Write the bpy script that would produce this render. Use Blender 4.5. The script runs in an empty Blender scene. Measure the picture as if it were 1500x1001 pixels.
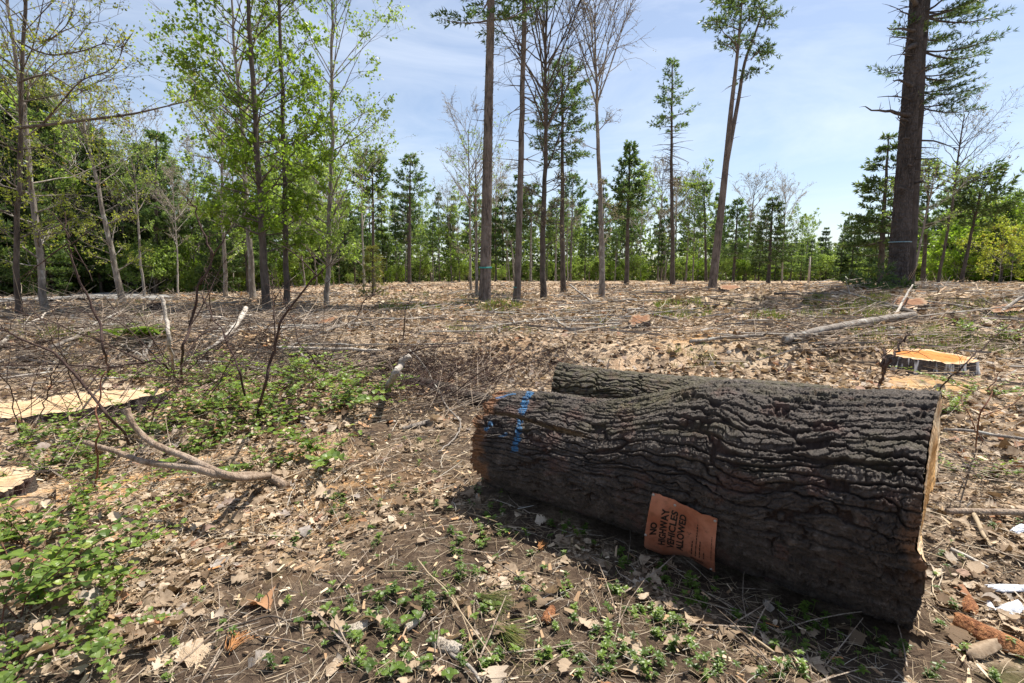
import bpy, math, random
import numpy as np
from mathutils import Vector
R = np.random.default_rng(7)
random.seed(7)
PI = math.pi
scene = bpy.context.scene
COL = scene.collection

# ------------------------------------------------------------------ camera model
HC, FPX = 1.5, 750.0
PITCH = math.atan((500.5 - 405) / FPX)
FW = np.array([0, math.cos(PITCH), -math.sin(PITCH)])
UP = np.array([0, math.sin(PITCH), math.cos(PITCH)])
CAM = np.array([0, 0, HC])

def ray(px, py):
    return np.array([1., 0, 0]) * ((px - 750) / FPX) - UP * ((py - 500.5) / FPX) + FW
def at_y(px, py, Y):
    d = ray(px, py); return CAM + d * (Y / d[1])
def proj(P):
    Q = P - CAM; d = Q @ FW
    return np.stack([750 + FPX * Q[..., 0] / d, 500.5 - FPX * (Q @ UP) / d], -1)

# ------------------------------------------------------------------ noise
def _h(ix, iy, iz, seed):
    n = (ix.astype(np.int64) * 374761393 + iy.astype(np.int64) * 668265263 + iz.astype(np.int64) * 2147483647 + seed * 974634539) & 0xFFFFFFFF
    n = ((n ^ (n >> 13)) * 1274126177) & 0xFFFFFFFF
    n = ((n ^ (n >> 15)) * 2246822519) & 0xFFFFFFFF
    return ((n ^ (n >> 16)) & 0xFFFFFF) / float(0xFFFFFF)
def vn2(x, y, seed=0):
    x = np.asarray(x, float); y = np.asarray(y, float)
    ix = np.floor(x); iy = np.floor(y); fx = x - ix; fy = y - iy
    fx = fx * fx * (3 - 2 * fx); fy = fy * fy * (3 - 2 * fy)
    z = np.zeros_like(ix)
    a = _h(ix, iy, z, seed); b = _h(ix + 1, iy, z, seed); c = _h(ix, iy + 1, z, seed); d = _h(ix + 1, iy + 1, z, seed)
    return (a * (1 - fx) + b * fx) * (1 - fy) + (c * (1 - fx) + d * fx) * fy
def fbm(x, y, seed=0, o=4):
    s = 0; a = .5; t = 0
    for i in range(o):
        s = s + a * vn2(np.asarray(x) * 2 ** i, np.asarray(y) * 2 ** i, seed + i * 17); t += a; a *= .5
    return s / t
def sstep(a, b, x):
    t = np.clip((x - a) / (b - a), 0, 1); return t * t * (3 - 2 * t)
def voro(u, v, nu, seed):
    """F1, F2, id of jittered cells; u wraps with period nu"""
    iu = np.floor(u); iv = np.floor(v)
    f1 = np.full(u.shape, 9.); f2 = np.full(u.shape, 9.); idc = np.zeros(u.shape)
    for du in (-1, 0, 1):
        for dv in (-1, 0, 1):
            cu = iu + du; cv = iv + dv
            w = np.mod(cu, nu); z = np.zeros_like(w)
            jx = _h(w, cv, z, seed); jy = _h(w, cv, z + 1, seed)
            d = np.hypot(cu + .1 + .8 * jx - u, cv + .1 + .8 * jy - v)
            closer = d < f1
            f2 = np.where(closer, f1, np.minimum(f2, d))
            idc = np.where(closer, _h(w, cv, z + 2, seed), idc)
            f1 = np.where(closer, d, f1)
    return f1, f2, idc

# ------------------------------------------------------------------ mesh builder
class MB:
    def __init__(s):
        s.v = []; s.q = []; s.t = []; s.rq = []; s.rt = []; s.n = 0
    def add(s, v, q=None, t=None, r=0.5, rt=None):
        v = np.asarray(v, float).reshape(-1, 3)
        if q is not None and len(q):
            q = np.asarray(q, np.int64); s.q.append(q + s.n)
            s.rq.append(np.broadcast_to(np.asarray(r, float), (len(q),)))
        if t is not None and len(t):
            t = np.asarray(t, np.int64); s.t.append(t + s.n)
            s.rt.append(np.broadcast_to(np.asarray(r if rt is None else rt, float), (len(t),)))
        s.v.append(v); s.n += len(v)
    def mesh(s, name, m, origin=(0, 0, 0), smooth=True, vattr=None):
        v = np.concatenate(s.v) - np.asarray(origin, float)
        q = np.concatenate(s.q) if s.q else np.zeros((0, 4), np.int64)
        t = np.concatenate(s.t) if s.t else np.zeros((0, 3), np.int64)
        rr = np.concatenate(s.rq + s.rt) if (s.rq or s.rt) else np.zeros(0)
        me = bpy.data.meshes.new(name)
        me.vertices.add(len(v)); me.vertices.foreach_set('co', v.astype(np.float32).ravel())
        me.loops.add(q.size + t.size)
        me.loops.foreach_set('vertex_index', np.concatenate([q.ravel(), t.ravel()]).astype(np.int32))
        me.polygons.add(len(q) + len(t))
        ls = np.concatenate([np.arange(len(q)) * 4, q.size + np.arange(len(t)) * 3]).astype(np.int32)
        me.polygons.foreach_set('loop_start', ls)
        me.polygons.foreach_set('use_smooth', np.full(len(ls), smooth, bool))
        at = me.attributes.new('rnd', 'FLOAT', 'FACE'); at.data.foreach_set('value', rr.astype(np.float32))
        for k, a in (vattr or {}).items():
            at = me.attributes.new(k, 'FLOAT', 'POINT'); at.data.foreach_set('value', np.asarray(a, np.float32).ravel())
        me.materials.append(m)
        me.update(calc_edges=True); me.validate()
        return me
    def build(s, name, m, parent=None, origin=None, smooth=True, vattr=None):
        if origin is None:
            origin = tuple(parent.location) if parent is not None else (0, 0, 0)
        o = bpy.data.objects.new(name, s.mesh(name, m, origin, smooth, vattr))
        COL.objects.link(o)
        if parent is not None: o.parent = parent
        else: o.location = origin
        return o

def tag(o, label=None, cat=None, group=None, kind=None):
    if label: o['label'] = label
    if cat: o['category'] = cat
    if group: o['group'] = group
    if kind: o['kind'] = kind
    return o
def empty(name, loc, label=None, cat=None, group=None):
    o = bpy.data.objects.new(name, None); COL.objects.link(o)
    o.location = [float(c) for c in loc]; o.empty_display_size = .1
    return tag(o, label, cat, group)
def copy_thing(root, loc, rz=0, sc=1.0, label=None):
    r = root.copy(); COL.objects.link(r)
    r.location = [float(c) for c in loc]; r.rotation_euler = (0, 0, rz); r.scale = (sc, sc, sc) if np.isscalar(sc) else sc
    if label: r['label'] = label
    for ch in root.children:
        c = ch.copy(); COL.objects.link(c); c.parent = r
    return r

def nrmz(a):
    return a / np.maximum(np.linalg.norm(a, axis=-1, keepdims=True), 1e-9)
def tubes(mb, P, rad, sides=5, r=.5, cap=False):
    """P (N,n,3), rad (N,n)"""
    P = np.asarray(P, float); rad = np.asarray(rad, float)
    if P.ndim == 2: P = P[None]; rad = rad[None]
    N, n, _ = P.shape
    T = nrmz(np.gradient(P, axis=1))
    mt = nrmz(T.mean(1))
    ref = np.where(np.abs(mt[:, 2:3]) > .8, np.array([[1., 0, 0]]), np.array([[0, 0, 1.]]))[:, None, :]
    A = nrmz(np.cross(T, ref)); B = np.cross(T, A)
    th = np.arange(sides) / sides * 2 * PI
    V = P[:, :, None] + rad[:, :, None, None] * (A[:, :, None] * np.cos(th)[None, None, :, None] + B[:, :, None] * np.sin(th)[None, None, :, None])
    i = np.arange(n - 1)[:, None]; j = np.arange(sides)[None]
    q = np.stack([i * sides + j, i * sides + (j + 1) % sides, (i + 1) * sides + (j + 1) % sides, (i + 1) * sides + j], -1).reshape(-1, 4)
    Q = (np.arange(N)[:, None, None] * n * sides + q[None]).reshape(-1, 4)
    rr = np.repeat(np.broadcast_to(np.asarray(r, float), (N,)), len(q))
    if cap:
        Vv = V.reshape(N, n * sides, 3)
        ce = np.stack([P[:, 0], P[:, -1]], 1)
        Vv = np.concatenate([Vv, ce], 1); m = n * sides + 2
        Q = (np.arange(N)[:, None, None] * m + q[None]).reshape(-1, 4)
        j = np.arange(sides)
        t1 = np.stack([(j + 1) % sides, j, np.full(sides, n * sides)], -1)
        t2 = np.stack([(n - 1) * sides + j, (n - 1) * sides + (j + 1) % sides, np.full(sides, n * sides + 1)], -1)
        tt = np.concatenate([t1, t2]); TT = (np.arange(N)[:, None, None] * m + tt[None]).reshape(-1, 3)
        mb.add(Vv, Q, TT, rr, np.ones(len(TT)))
    else:
        mb.add(V, Q, None, rr)
def strips(P, k):
    """resample polylines smoothly: P (m,3) -> (k,3) Catmull-Rom"""
    P = np.asarray(P, float); m = len(P)
    E = np.concatenate([[2 * P[0] - P[1]], P, [2 * P[-1] - P[-2]]])
    t = np.linspace(0, m - 1, k); i = np.minimum(t.astype(int), m - 2); f = (t - i)[:, None]
    a, b, c, d = E[i], E[i + 1], E[i + 2], E[i + 3]
    return .5 * (2 * b + (c - a) * f + (2 * a - 5 * b + 4 * c - d) * f ** 2 + (3 * b - a - 3 * c + d) * f ** 3)

PROF = {  # (u positions, half widths)
    'oval': ([0, .18, .45, .78, 1], [.02, .3, .42, .26, 0]),
    'oak': ([0, .10, .20, .28, .34, .42, .52, .58, .66, .76, .82, .91, 1], [.02, .07, .22, .24, .15, .33, .37, .22, .40, .42, .27, .22, 0]),
    'maple': ([0, .08, .18, .28, .38, .48, .56, .64, .74, .86, 1], [.05, .26, .30, .27, .46, .48, .34, .24, .28, .17, 0]),
    'slim': ([0, .3, .7, 1], [.02, .17, .13, 0]),
    'beech': ([0, .15, .4, .7, .9, 1], [.02, .22, .36, .28, .1, 0]),
}
def leaves(mb, pos, d, nr, L, prof='oval', wid=1., fold=.2, curl=.2, rnd=.5, jit=0., rng=R):
    u, w = [np.array(a, float) for a in PROF[prof]]
    N = len(pos); K = len(u)
    d = nrmz(d); s = nrmz(np.cross(nr, d)); n = np.cross(d, s)
    L = np.broadcast_to(np.asarray(L, float), (N,))
    fold = np.broadcast_to(np.asarray(fold, float), (N,)); curl = np.broadcast_to(np.asarray(curl, float), (N,))
    wid = np.broadcast_to(np.asarray(wid, float), (N,))
    U = np.broadcast_to(u, (N, 3, K)).copy()
    W = np.stack([np.zeros(K), w, -w])[None] * wid[:, None, None]
    if jit: W = W * (1 + jit * rng.normal(0, 1, (N, 3, K)))
    Z = np.abs(W) * fold[:, None, None] - curl[:, None, None] * (U - .35) ** 2
    if jit: Z = Z + rng.normal(0, jit * .16, (N, 3, K)) * (np.abs(W) > 1e-6)
    V = pos[:, None, None] + L[:, None, None, None] * (U[..., None] * d[:, None, None] + W[..., None] * s[:, None, None] + Z[..., None] * n[:, None, None])
    i = np.arange(K - 1)
    q = np.concatenate([np.stack([i, i + 1, K + i + 1, K + i], -1), np.stack([i + 1, i, 2 * K + i, 2 * K + i + 1], -1)])
    Q = (np.arange(N)[:, None, None] * 3 * K + q[None]).reshape(-1, 4)
    mb.add(V, Q, None, np.repeat(np.broadcast_to(np.asarray(rnd, float), (N,)), len(q)))
def blades(mb, p, d, s, L, w, rnd=.5):
    """diamond blades"""
    N = len(p); L = np.broadcast_to(np.asarray(L, float), (N,))[:, None]; w = np.broadcast_to(np.asarray(w, float), (N,))[:, None]
    V = np.stack([p, p + d * L * .45 + s * w, p + d * L, p + d * L * .45 - s * w], 1)
    mb.add(V, np.arange(N * 4).reshape(N, 4), None, np.broadcast_to(np.asarray(rnd, float), (N,)))
def rdirs(n, rng=R):
    return nrmz(rng.normal(0, 1, (n, 3)))

# ------------------------------------------------------------------ materials
def new_mat(name):
    m = bpy.data.materials.new(name); m.use_nodes = True
    nt = m.node_tree; nt.nodes.clear()
    return m, nt
class NT:
    def __init__(s, nt): s.nt = nt
    def n(s, t, **k):
        x = s.nt.nodes.new(t)
        for a, b in k.items(): setattr(x, a, b)
        return x
    def l(s, a, b): s.nt.links.new(a, b)
    def coord(s, scale=(1, 1, 1), out='Object'):
        c = s.n('ShaderNodeTexCoord'); m = s.n('ShaderNodeMapping'); m.inputs['Scale'].default_value = scale
        s.l(c.outputs[out], m.inputs['Vector']); return m.outputs[0]
    def noise(s, vec, scale, detail=4, rough=.55, dist=0):
        x = s.n('ShaderNodeTexNoise'); x.inputs['Scale'].default_value = scale; x.inputs['Detail'].default_value = detail
        x.inputs['Roughness'].default_value = rough; x.inputs['Distortion'].default_value = dist
        if vec is not None: s.l(vec, x.inputs['Vector'])
        return x.outputs['Fac']
    def ramp(s, fac, stops, interp='LINEAR'):
        x = s.n('ShaderNodeValToRGB'); x.color_ramp.interpolation = interp
        e = x.color_ramp.elements
        while len(e) < len(stops): e.new(.5)
        for a, (p, c) in zip(e, stops):
            a.position = p; a.color = (c, c, c, 1) if np.isscalar(c) else (*c, 1)
        s.l(fac, x.inputs[0]); return x.outputs[0]
    def mix(s, f, a, b, mode='MIX'):
        x = s.n('ShaderNodeMix', data_type='RGBA', blend_type=mode)
        for sock, val in ((x.inputs[0], f), (x.inputs[6], a), (x.inputs[7], b)):
            if isinstance(val, (int, float)): sock.default_value = val
            elif isinstance(val, tuple): sock.default_value = (*val, 1)
            else: s.l(val, sock)
        return x.outputs[2]
    def math(s, op, a, b=0., clamp=False):
        x = s.n('ShaderNodeMath', operation=op, use_clamp=clamp)
        for k, val in enumerate((a, b)):
            if isinstance(val, (int, float)): x.inputs[k].default_value = val
            else: s.l(val, x.inputs[k])
        return x.outputs[0]
    def attr(s, name):
        x = s.n('ShaderNodeAttribute'); x.attribute_name = name; return x.outputs['Fac']
    def out(s, col, rough=.85, bump=None, bstr=.5, bdist=.01, spec=.3):
        p = s.n('ShaderNodeBsdfPrincipled'); o = s.n('ShaderNodeOutputMaterial')
        if isinstance(col, tuple): p.inputs['Base Color'].default_value = (*col, 1)
        else: s.l(col, p.inputs['Base Color'])
        if isinstance(rough, (int, float)): p.inputs['Roughness'].default_value = rough
        else: s.l(rough, p.inputs['Roughness'])
        p.inputs['Specular IOR Level'].default_value = spec
        if bump is not None:
            b = s.n('ShaderNodeBump'); b.inputs['Strength'].default_value = bstr; b.inputs['Distance'].default_value = bdist
            s.l(bump, b.inputs['Height']); s.l(b.outputs[0], p.inputs['Normal'])
        s.l(p.outputs[0], o.inputs[0]); return p

def leaf_mat(name, stops, trans=.45, rough=.5, spec=.3, tcol=None, var=0.25, mottle=0):
    m, nt = new_mat(name); t = NT(nt)
    c = t.ramp(t.attr('rnd'), stops)
    oi = t.n('ShaderNodeObjectInfo').outputs['Random']
    k = t.math('ADD', t.math('MULTIPLY', oi, var), 1 - var / 2)
    hs = t.n('ShaderNodeHueSaturation'); t.l(k, hs.inputs['Value']); t.l(c, hs.inputs['Color'])
    c = hs.outputs[0]
    if mottle: c = t.mix(t.ramp(t.noise(t.coord(), mottle, 5, .7), [(.38, .75), (.60, 0.)]), c, t.mix(1., c, (.52, .47, .43), 'MULTIPLY'))
    p = t.n('ShaderNodeBsdfPrincipled'); p.inputs['Roughness'].default_value = rough; p.inputs['Specular IOR Level'].default_value = spec
    t.l(c, p.inputs['Base Color'])
    tr = t.n('ShaderNodeBsdfTranslucent')
    t.l(t.mix(1.0, c, tcol or (1.25, 1.25, .7), 'MULTIPLY'), tr.inputs[0])
    ms = t.n('ShaderNodeMixShader'); ms.inputs[0].default_value = trans
    t.l(p.outputs[0], ms.inputs[1]); t.l(tr.outputs[0], ms.inputs[2])
    o = t.n('ShaderNodeOutputMaterial'); t.l(ms.outputs[0], o.inputs[0])
    return m
def bark_mat(name, c1, c2, c3, sc=1., stretch=.18, lichen=None, bd=.02):
    m, nt = new_mat(name); t = NT(nt)
    v = t.coord((sc, sc, sc * stretch))
    a = t.noise(v, 14, 6, .65, .6); b = t.noise(t.coord((sc, sc, sc)), 2.2, 3)
    c = t.ramp(a, [(.33, c1), (.52, c2), (.7, c3)])
    c = t.mix(t.ramp(b, [(.45, 0.), (.62, 1.)]), c, t.mix(.55, c, c3))
    if lichen: c = t.mix(t.ramp(t.noise(t.coord((sc, sc, sc * .6)), 4.5, 4), [(.56, 0.), (.64, 1.)]), c, lichen)
    t.out(c, .9, t.math('ADD', a, t.noise(v, 40, 3)), .9, bd)
    return m

M = {}
M['bark_pine'] = bark_mat('pine_bark', (.045, .035, .03), (.13, .105, .09), (.22, .185, .165))
M['bark_dark'] = bark_mat('dark_bark', (.03, .024, .02), (.075, .06, .05), (.13, .11, .095))
M['bark_grey'] = bark_mat('grey_bark', (.085, .072, .062), (.18, .155, .135), (.29, .26, .235), lichen=(.36, .35, .32))
M['bark_birch'] = bark_mat('birch_bark', (.15, .125, .105), (.36, .32, .28), (.52, .48, .43), stretch=2.5)
M['bark_tan'] = bark_mat('tan_bark', (.12, .08, .055), (.26, .19, .14), (.36, .29, .23), sc=2)
M['bark_giant'] = bark_mat('giant_pine_bark', (.024, .02, .02), (.05, .043, .041), (.098, .086, .083))
M['wood_grey'] = bark_mat('weathered_grey_wood', (.20, .165, .13), (.38, .33, .27), (.52, .47, .41), sc=3)
M['twig_dark'] = bark_mat('dark_twig_bark', (.03, .018, .016), (.06, .035, .03), (.09, .06, .05), sc=3)
M['twig_red'] = bark_mat('red_twig_bark', (.12, .05, .035), (.18, .08, .05), (.24, .12, .08), sc=3)
M['needle'] = leaf_mat('pine_needles', [(0, (.045, .082, .034)), (.5, (.082, .14, .052)), (.8, (.12, .185, .065)), (1, (.17, .22, .08))], .5, .45)
M['needle_dark'] = leaf_mat('hemlock_needles', [(0, (.045, .078, .03)), (.6, (.085, .135, .05)), (1, (.15, .195, .07))], .5, .45)
M['needle_yel'] = leaf_mat('yellowed_needles', [(0, (.08, .10, .03)), (.6, (.15, .16, .05)), (1, (.23, .21, .07))], .45, .5)
M['leaf_spring'] = leaf_mat('spring_leaves', [(0, (.10, .17, .025)), (.5, (.17, .27, .035)), (.85, (.25, .36, .05)), (1, (.33, .40, .07))], .6, .4)
M['leaf_pale'] = leaf_mat('pale_spring_leaves', [(0, (.13, .20, .05)), (.6, (.21, .30, .08)), (1, (.30, .37, .12))], .6, .45)
M['leaf_bud'] = leaf_mat('budding_leaves', [(0, (.15, .18, .035)), (.4, (.23, .28, .045)), (.8, (.33, .38, .06)), (1, (.34, .22, .07))], .5, .5)
M['leaf_green'] = leaf_mat('shrub_leaves', [(0, (.055, .095, .022)), (.4, (.11, .18, .035)), (.8, (.19, .28, .05)), (1, (.32, .37, .08))], .5, .4, .4)
M['bud_red'] = leaf_mat('tree_buds', [(0, (.16, .13, .10)), (.6, (.22, .19, .14)), (1, (.26, .25, .15))], .4)
M['leaf_dead'] = leaf_mat('dead_leaves', [(0, (.10, .065, .04)), (.2, (.20, .14, .09)), (.42, (.32, .245, .175)), (.66, (.44, .345, .25)), (.82, (.57, .475, .37)), (.93, (.33, .30, .28)), (1, (.33, .15, .07))], .22, .7, .2, (1.1, 1, .8), mottle=38)
M['slash'] = bark_mat('slash_bark', (.12, .085, .065), (.25, .195, .15), (.43, .365, .30), sc=2)
M['leaf_brown'] = leaf_mat('brown_leaf', [(0, (.24, .12, .06)), (1, (.36, .20, .11))], .15, .7, .2, (1.1, .9, .7))
M['chips'] = leaf_mat('wood_chips', [(0, (.20, .12, .07)), (.3, (.33, .22, .13)), (.6, (.48, .36, .23)), (.85, (.60, .50, .38)), (1, (.42, .19, .07))], .05, .8, .2)
M['straw'] = leaf_mat('straw_litter', [(0, (.16, .11, .07)), (.4, (.30, .23, .15)), (.8, (.45, .37, .27)), (1, (.36, .34, .31))], .1, .8, .2)
M['dead_pine'] = leaf_mat('dead_pine_needles', [(0, (.22, .09, .03)), (1, (.36, .17, .06))], .2, .6, .2, (1.1, .9, .7))

def wood_cut(name, pale, mid, ring, sc=1., rim0=.8):
    """sawn wood: growth rings from the attribute 'rad' (0 heart .. 1 bark)"""
    m, nt = new_mat(name); t = NT(nt)
    r = t.attr('rad')
    v = t.coord((1, 1, 1))
    nz = t.noise(v, 6 * sc, 4)
    w = t.math('SINE', t.math('MULTIPLY', t.math('ADD', r, t.math('MULTIPLY', nz, .05)), 190))
    c = t.mix(t.ramp(w, [(.0, 0.), (1., .4)]), mid, ring)
    c = t.mix(t.ramp(t.math('ADD', r, t.math('MULTIPLY', nz, .16)), [(rim0, 0.), (rim0 + .16, 1.)]), c, pale)
    c = t.mix(t.ramp(t.noise(v, 9 * sc, 6, .7), [(.42, 0.), (.66, .8)]), c, (mid[0] * .72, mid[1] * .6, mid[2] * .5))
    saw = t.noise(t.coord((3, 60, 3)), 3, 3)
    c = t.mix(t.ramp(saw, [(.48, 0.), (.68, .16)]), c, tuple(x * .6 for x in mid))
    t.out(c, .85, t.math('ADD', t.noise(v, 60 * sc, 4), t.math('MULTIPLY', saw, .5)), .8, .006)
    return m
M['cut_orange'] = wood_cut('orange_cut_wood', (.52, .40, .26), (.46, .18, .035), (.36, .12, .02))
M['cut_pale'] = wood_cut('pale_cut_wood', (.58, .47, .32), (.47, .28, .11), (.40, .20, .07), rim0=.66)
M['cut_cream'] = wood_cut('cream_cut_wood', (.50, .38, .25), (.50, .36, .22), (.42, .27, .14), rim0=.7)
M['cut_far'] = wood_cut('weathered_cut_wood', (.33, .23, .15), (.23, .115, .06), (.17, .08, .045))

def log_mat(name, mossy=0.):
    m, nt = new_mat(name); t = NT(nt)
    v = t.coord((1, 1, 1))
    a = t.noise(v, 11, 6, .7, .4); b = t.noise(v, 55, 5, .7)
    hgt = t.attr('hgt')
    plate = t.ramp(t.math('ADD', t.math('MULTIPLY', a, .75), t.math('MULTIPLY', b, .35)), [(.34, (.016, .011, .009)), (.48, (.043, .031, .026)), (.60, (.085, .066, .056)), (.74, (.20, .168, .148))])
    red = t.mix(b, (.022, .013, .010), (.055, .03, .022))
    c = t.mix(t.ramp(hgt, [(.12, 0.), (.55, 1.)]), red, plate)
    c = t.mix(t.ramp(t.noise(v, 5.5, 3), [(.58, 0.), (.66, .6)]), c, (.10, .045, .034))
    mo = t.math('MULTIPLY', t.attr('moss'), t.ramp(t.noise(v, 16, 5, .7), [(.36, 0.), (.56, 1.)]))
    c = t.mix(mo, c, t.mix(t.noise(v, 70, 3), (.045, .042, .014), (.13, .115, .04)))
    end = t.attr('torn')
    c = t.mix(end, c, t.mix(t.noise(v, 30, 5, .7), (.12, .045, .02), (.40, .20, .09)))
    pn = t.math('MULTIPLY', t.math('MULTIPLY', t.attr('paint'), t.ramp(hgt, [(.2, .05), (.5, .9)])), t.ramp(t.noise(v, 85, 4, .8), [(.36, 0.), (.52, 1.)]))
    c = t.mix(pn, c, (.035, .20, .44))
    c = t.mix(t.attr('crack'), c, t.mix(b, (.09, .04, .02), (.35, .22, .09)))
    t.out(c, .62, t.math('ADD', b, t.noise(v, 170, 4, .8)), 1., .014, .5)
    return m
M['log'] = log_mat('log_bark')

def ground_mat():
    m, nt = new_mat('forest_floor'); t = NT(nt)
    v = t.coord((1, 1, 1))
    n1 = t.noise(v, .55, 5, .6, .3); n2 = t.noise(v, 3.2, 6, .65); n3 = t.noise(v, 26, 6, .7); n4 = t.noise(v, 120, 3, .7)
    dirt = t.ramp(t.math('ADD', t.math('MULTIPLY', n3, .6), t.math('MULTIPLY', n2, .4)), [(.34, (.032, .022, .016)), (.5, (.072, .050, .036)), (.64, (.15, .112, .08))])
    lit = t.ramp(t.math('ADD', t.math('MULTIPLY', n3, .65), t.math('MULTIPLY', n4, .35)), [(.34, (.17, .115, .08)), (.46, (.36, .265, .18)), (.56, (.50, .395, .29)), (.68, (.64, .55, .45))])
    red = t.mix(n3, (.17, .085, .045), (.50, .29, .15))
    c = t.mix(t.ramp(n2, [(.36, 0.), (.56, 1.)]), dirt, lit)
    c = t.mix(t.ramp(n1, [(.50, 0.), (.66, .55)]), c, red)
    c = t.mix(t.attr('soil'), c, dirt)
    g = t.noise(v, .9, 5, .65)
    c = t.mix(t.ramp(g, [(.56, 0.), (.70, .5)]), c, t.mix(n3, (.07, .085, .025), (.20, .21, .08)))
    c = t.mix(t.attr('dust'), c, t.mix(n4, (.40, .20, .075), (.62, .40, .20)))
    t.out(c, .95, t.math('ADD', n3, t.math('ADD', t.math('MULTIPLY', n2, 1.5), t.math('MULTIPLY', n4, .4))), .9, .03, .15)
    return m
M['ground'] = ground_mat()

# ------------------------------------------------------------------ terrain
CTRL = [  # px, py of the ground, distance
    (710, 450, 18), (757, 445, 19.5), (796, 440, 21), (825, 430, 27), (882, 440, 22), (918, 418, 38), (985, 420, 34), (1042, 425, 21),
    (1313, 427, 17.5), (1327, 421, 19), (1125, 416, 42), (1145, 417, 42), (1185, 413, 46), (390, 460, 14), (420, 456, 15), (478, 450, 18),
    (533, 436, 26), (600, 419, 40), (65, 462, 12), (28, 470, 11), (178, 446, 17), (330, 438, 24), (210, 441, 26), (1373, 420, 25), (1405, 419, 28),
    (1450, 430, 17), (1600, 430, 16), (1360, 548, 6.4), (1230, 470, 10.5), (1100, 480, 10.5), (900, 478, 11.), (480, 478, 11)]
for px in range(-300, 1900, 110):
    if px < 340: CTRL.append((px, np.interp(px, [0, 340], [436, 432]), 32))
    else: CTRL.append((px, np.interp(px, [340, 560, 700, 1900], [428, 414.5, 413, 413]), 55 if px < 1300 else 44))
CP = [];
for px, py, Y in CTRL:
    P = at_y(px, py, Y); CP.append((P[0] / Y, math.log(Y), P[2]))
zfar = 1.5 - 8 / 750 * 55
for az in np.linspace(-1.5, 1.5, 9):
    for Y in (1.2, 2, 3., 4.5, 6.): CP.append((az, math.log(Y), 0.))
    zl = np.interp(az, [-1.5, -.6, -.2, 1.5], [.4, .45, .85, .9])
    for Y in (95, 200, 500): CP.append((az, math.log(Y), zl + (.02 * (Y - 95) if Y > 100 else 0)))
CP = np.array(CP)
def macro(x, y):
    x = np.asarray(x, float); y = np.asarray(y, float)
    yy = np.maximum(y, .6); az = np.clip(x / yy, -1.5, 1.5); ly = np.log(yy)
    num = np.zeros_like(x); den = np.full_like(x, 1e-9)
    for a, l, z in CP:
        w = np.exp(-((az - a) / .16) ** 2 - ((ly - l) / .17) ** 2) + 1e-4 * np.exp(-((az - a) / .5) ** 2 - ((ly - l) / .5) ** 2)
        num += w * z; den += w
    return num / den
MOUNDS = [(-.3, 15.2, .55, .26), (-4.3, 8.7, .35, .14), (8.5, 13., .8, .2), (3., 16, 1.2, .12), (-2.2, 12.5, 1., .14), (5.5, 11, 1.1, .1), (-8, 16, 1.4, .25), (2.9, 6.9, .7, .06)]
def H(x, y):
    x = np.asarray(x, float); y = np.asarray(y, float)
    r = np.hypot(x, y)
    k = np.clip((r - 3.5) / 10, 0, 1)
    z = macro(x, y)
    z = z + (fbm(x * .7, y * .7, 3, 3) - .5) * (.05 + .13 * k) + (fbm(x * 2.6, y * 2.6, 9, 3) - .5) * (.045 + .06 * k)
    z = z + (fbm(x * 9, y * 9, 21, 2) - .5) * .025
    for mx, my, mr, mh in MOUNDS:
        z = z + mh * np.exp(-((x - mx) ** 2 + (y - my) ** 2) / mr ** 2)
    # the bed of the big log
    t = np.clip(((x + .09) * 1.967 + (y - 3.458) * -1.196) / 5.3, -.2, 1.2)
    d = np.hypot(x - (-.09 + 1.967 * t), y - (3.458 - 1.196 * t))
    bed = np.exp(-(d / .75) ** 4)
    z = z * (1 - bed) + bed * (.055 - .14 * np.clip(t, 0, 1))
    return z
def H1(x, y): return float(H(np.array([x]), np.array([y]))[0])
def Gn(x, y): return np.stack([x, y, H(x, y)], -1)

DUST = [(-.3, 15.2, .7), (-4.3, 8.7, .5), (2.9 + 2.1, 6.3, .95), (5.4, 5.2, .7), (4.2, 5.6, .5), (-3.5, 4.6, .8), (-2.9, 3.4, 1.0), (-2.2, 3.0, .6), (-1.5, 3.3, .6), (-1.9, 4.2, .5), (8.5, 13., .7), (1.9, 5.6, .7), (3., 9, .7), (-3.6, 5.6, .5)]
def dust(x, y):
    d = 0
    for a, b, r in DUST: d = np.maximum(d, np.exp(-((x - a) ** 2 + (y - b) ** 2) / r ** 2))
    return np.clip(d * 1.1 * sstep(.34, .66, fbm(x * 11, y * 11, 77, 4)), 0, .85)
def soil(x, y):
    """bare trampled earth in front of the log, plus painted vignette darkening near the camera"""
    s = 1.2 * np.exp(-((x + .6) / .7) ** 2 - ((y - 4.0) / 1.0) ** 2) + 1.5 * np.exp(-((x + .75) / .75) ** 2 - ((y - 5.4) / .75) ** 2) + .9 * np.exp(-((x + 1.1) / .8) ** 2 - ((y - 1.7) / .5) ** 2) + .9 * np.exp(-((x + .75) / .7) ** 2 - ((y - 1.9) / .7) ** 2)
    s += .8 * np.exp(-((x - .3) / .8) ** 2 - ((y - 2.5) / .6) ** 2) + .9 * np.exp(-((x - .1) / 1.2) ** 2 - ((y - 1.5) / .5) ** 2) + .8 * np.exp(-((x - 1.9) / .8) ** 2 - ((y - 2.2) / .8) ** 2)  # near earth, with vignette darkening along the view's bottom put into its colour
    return np.clip(s * 1.7 * sstep(.22, .52, fbm(x * 3, y * 3, 41, 4)), 0, 1)

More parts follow.
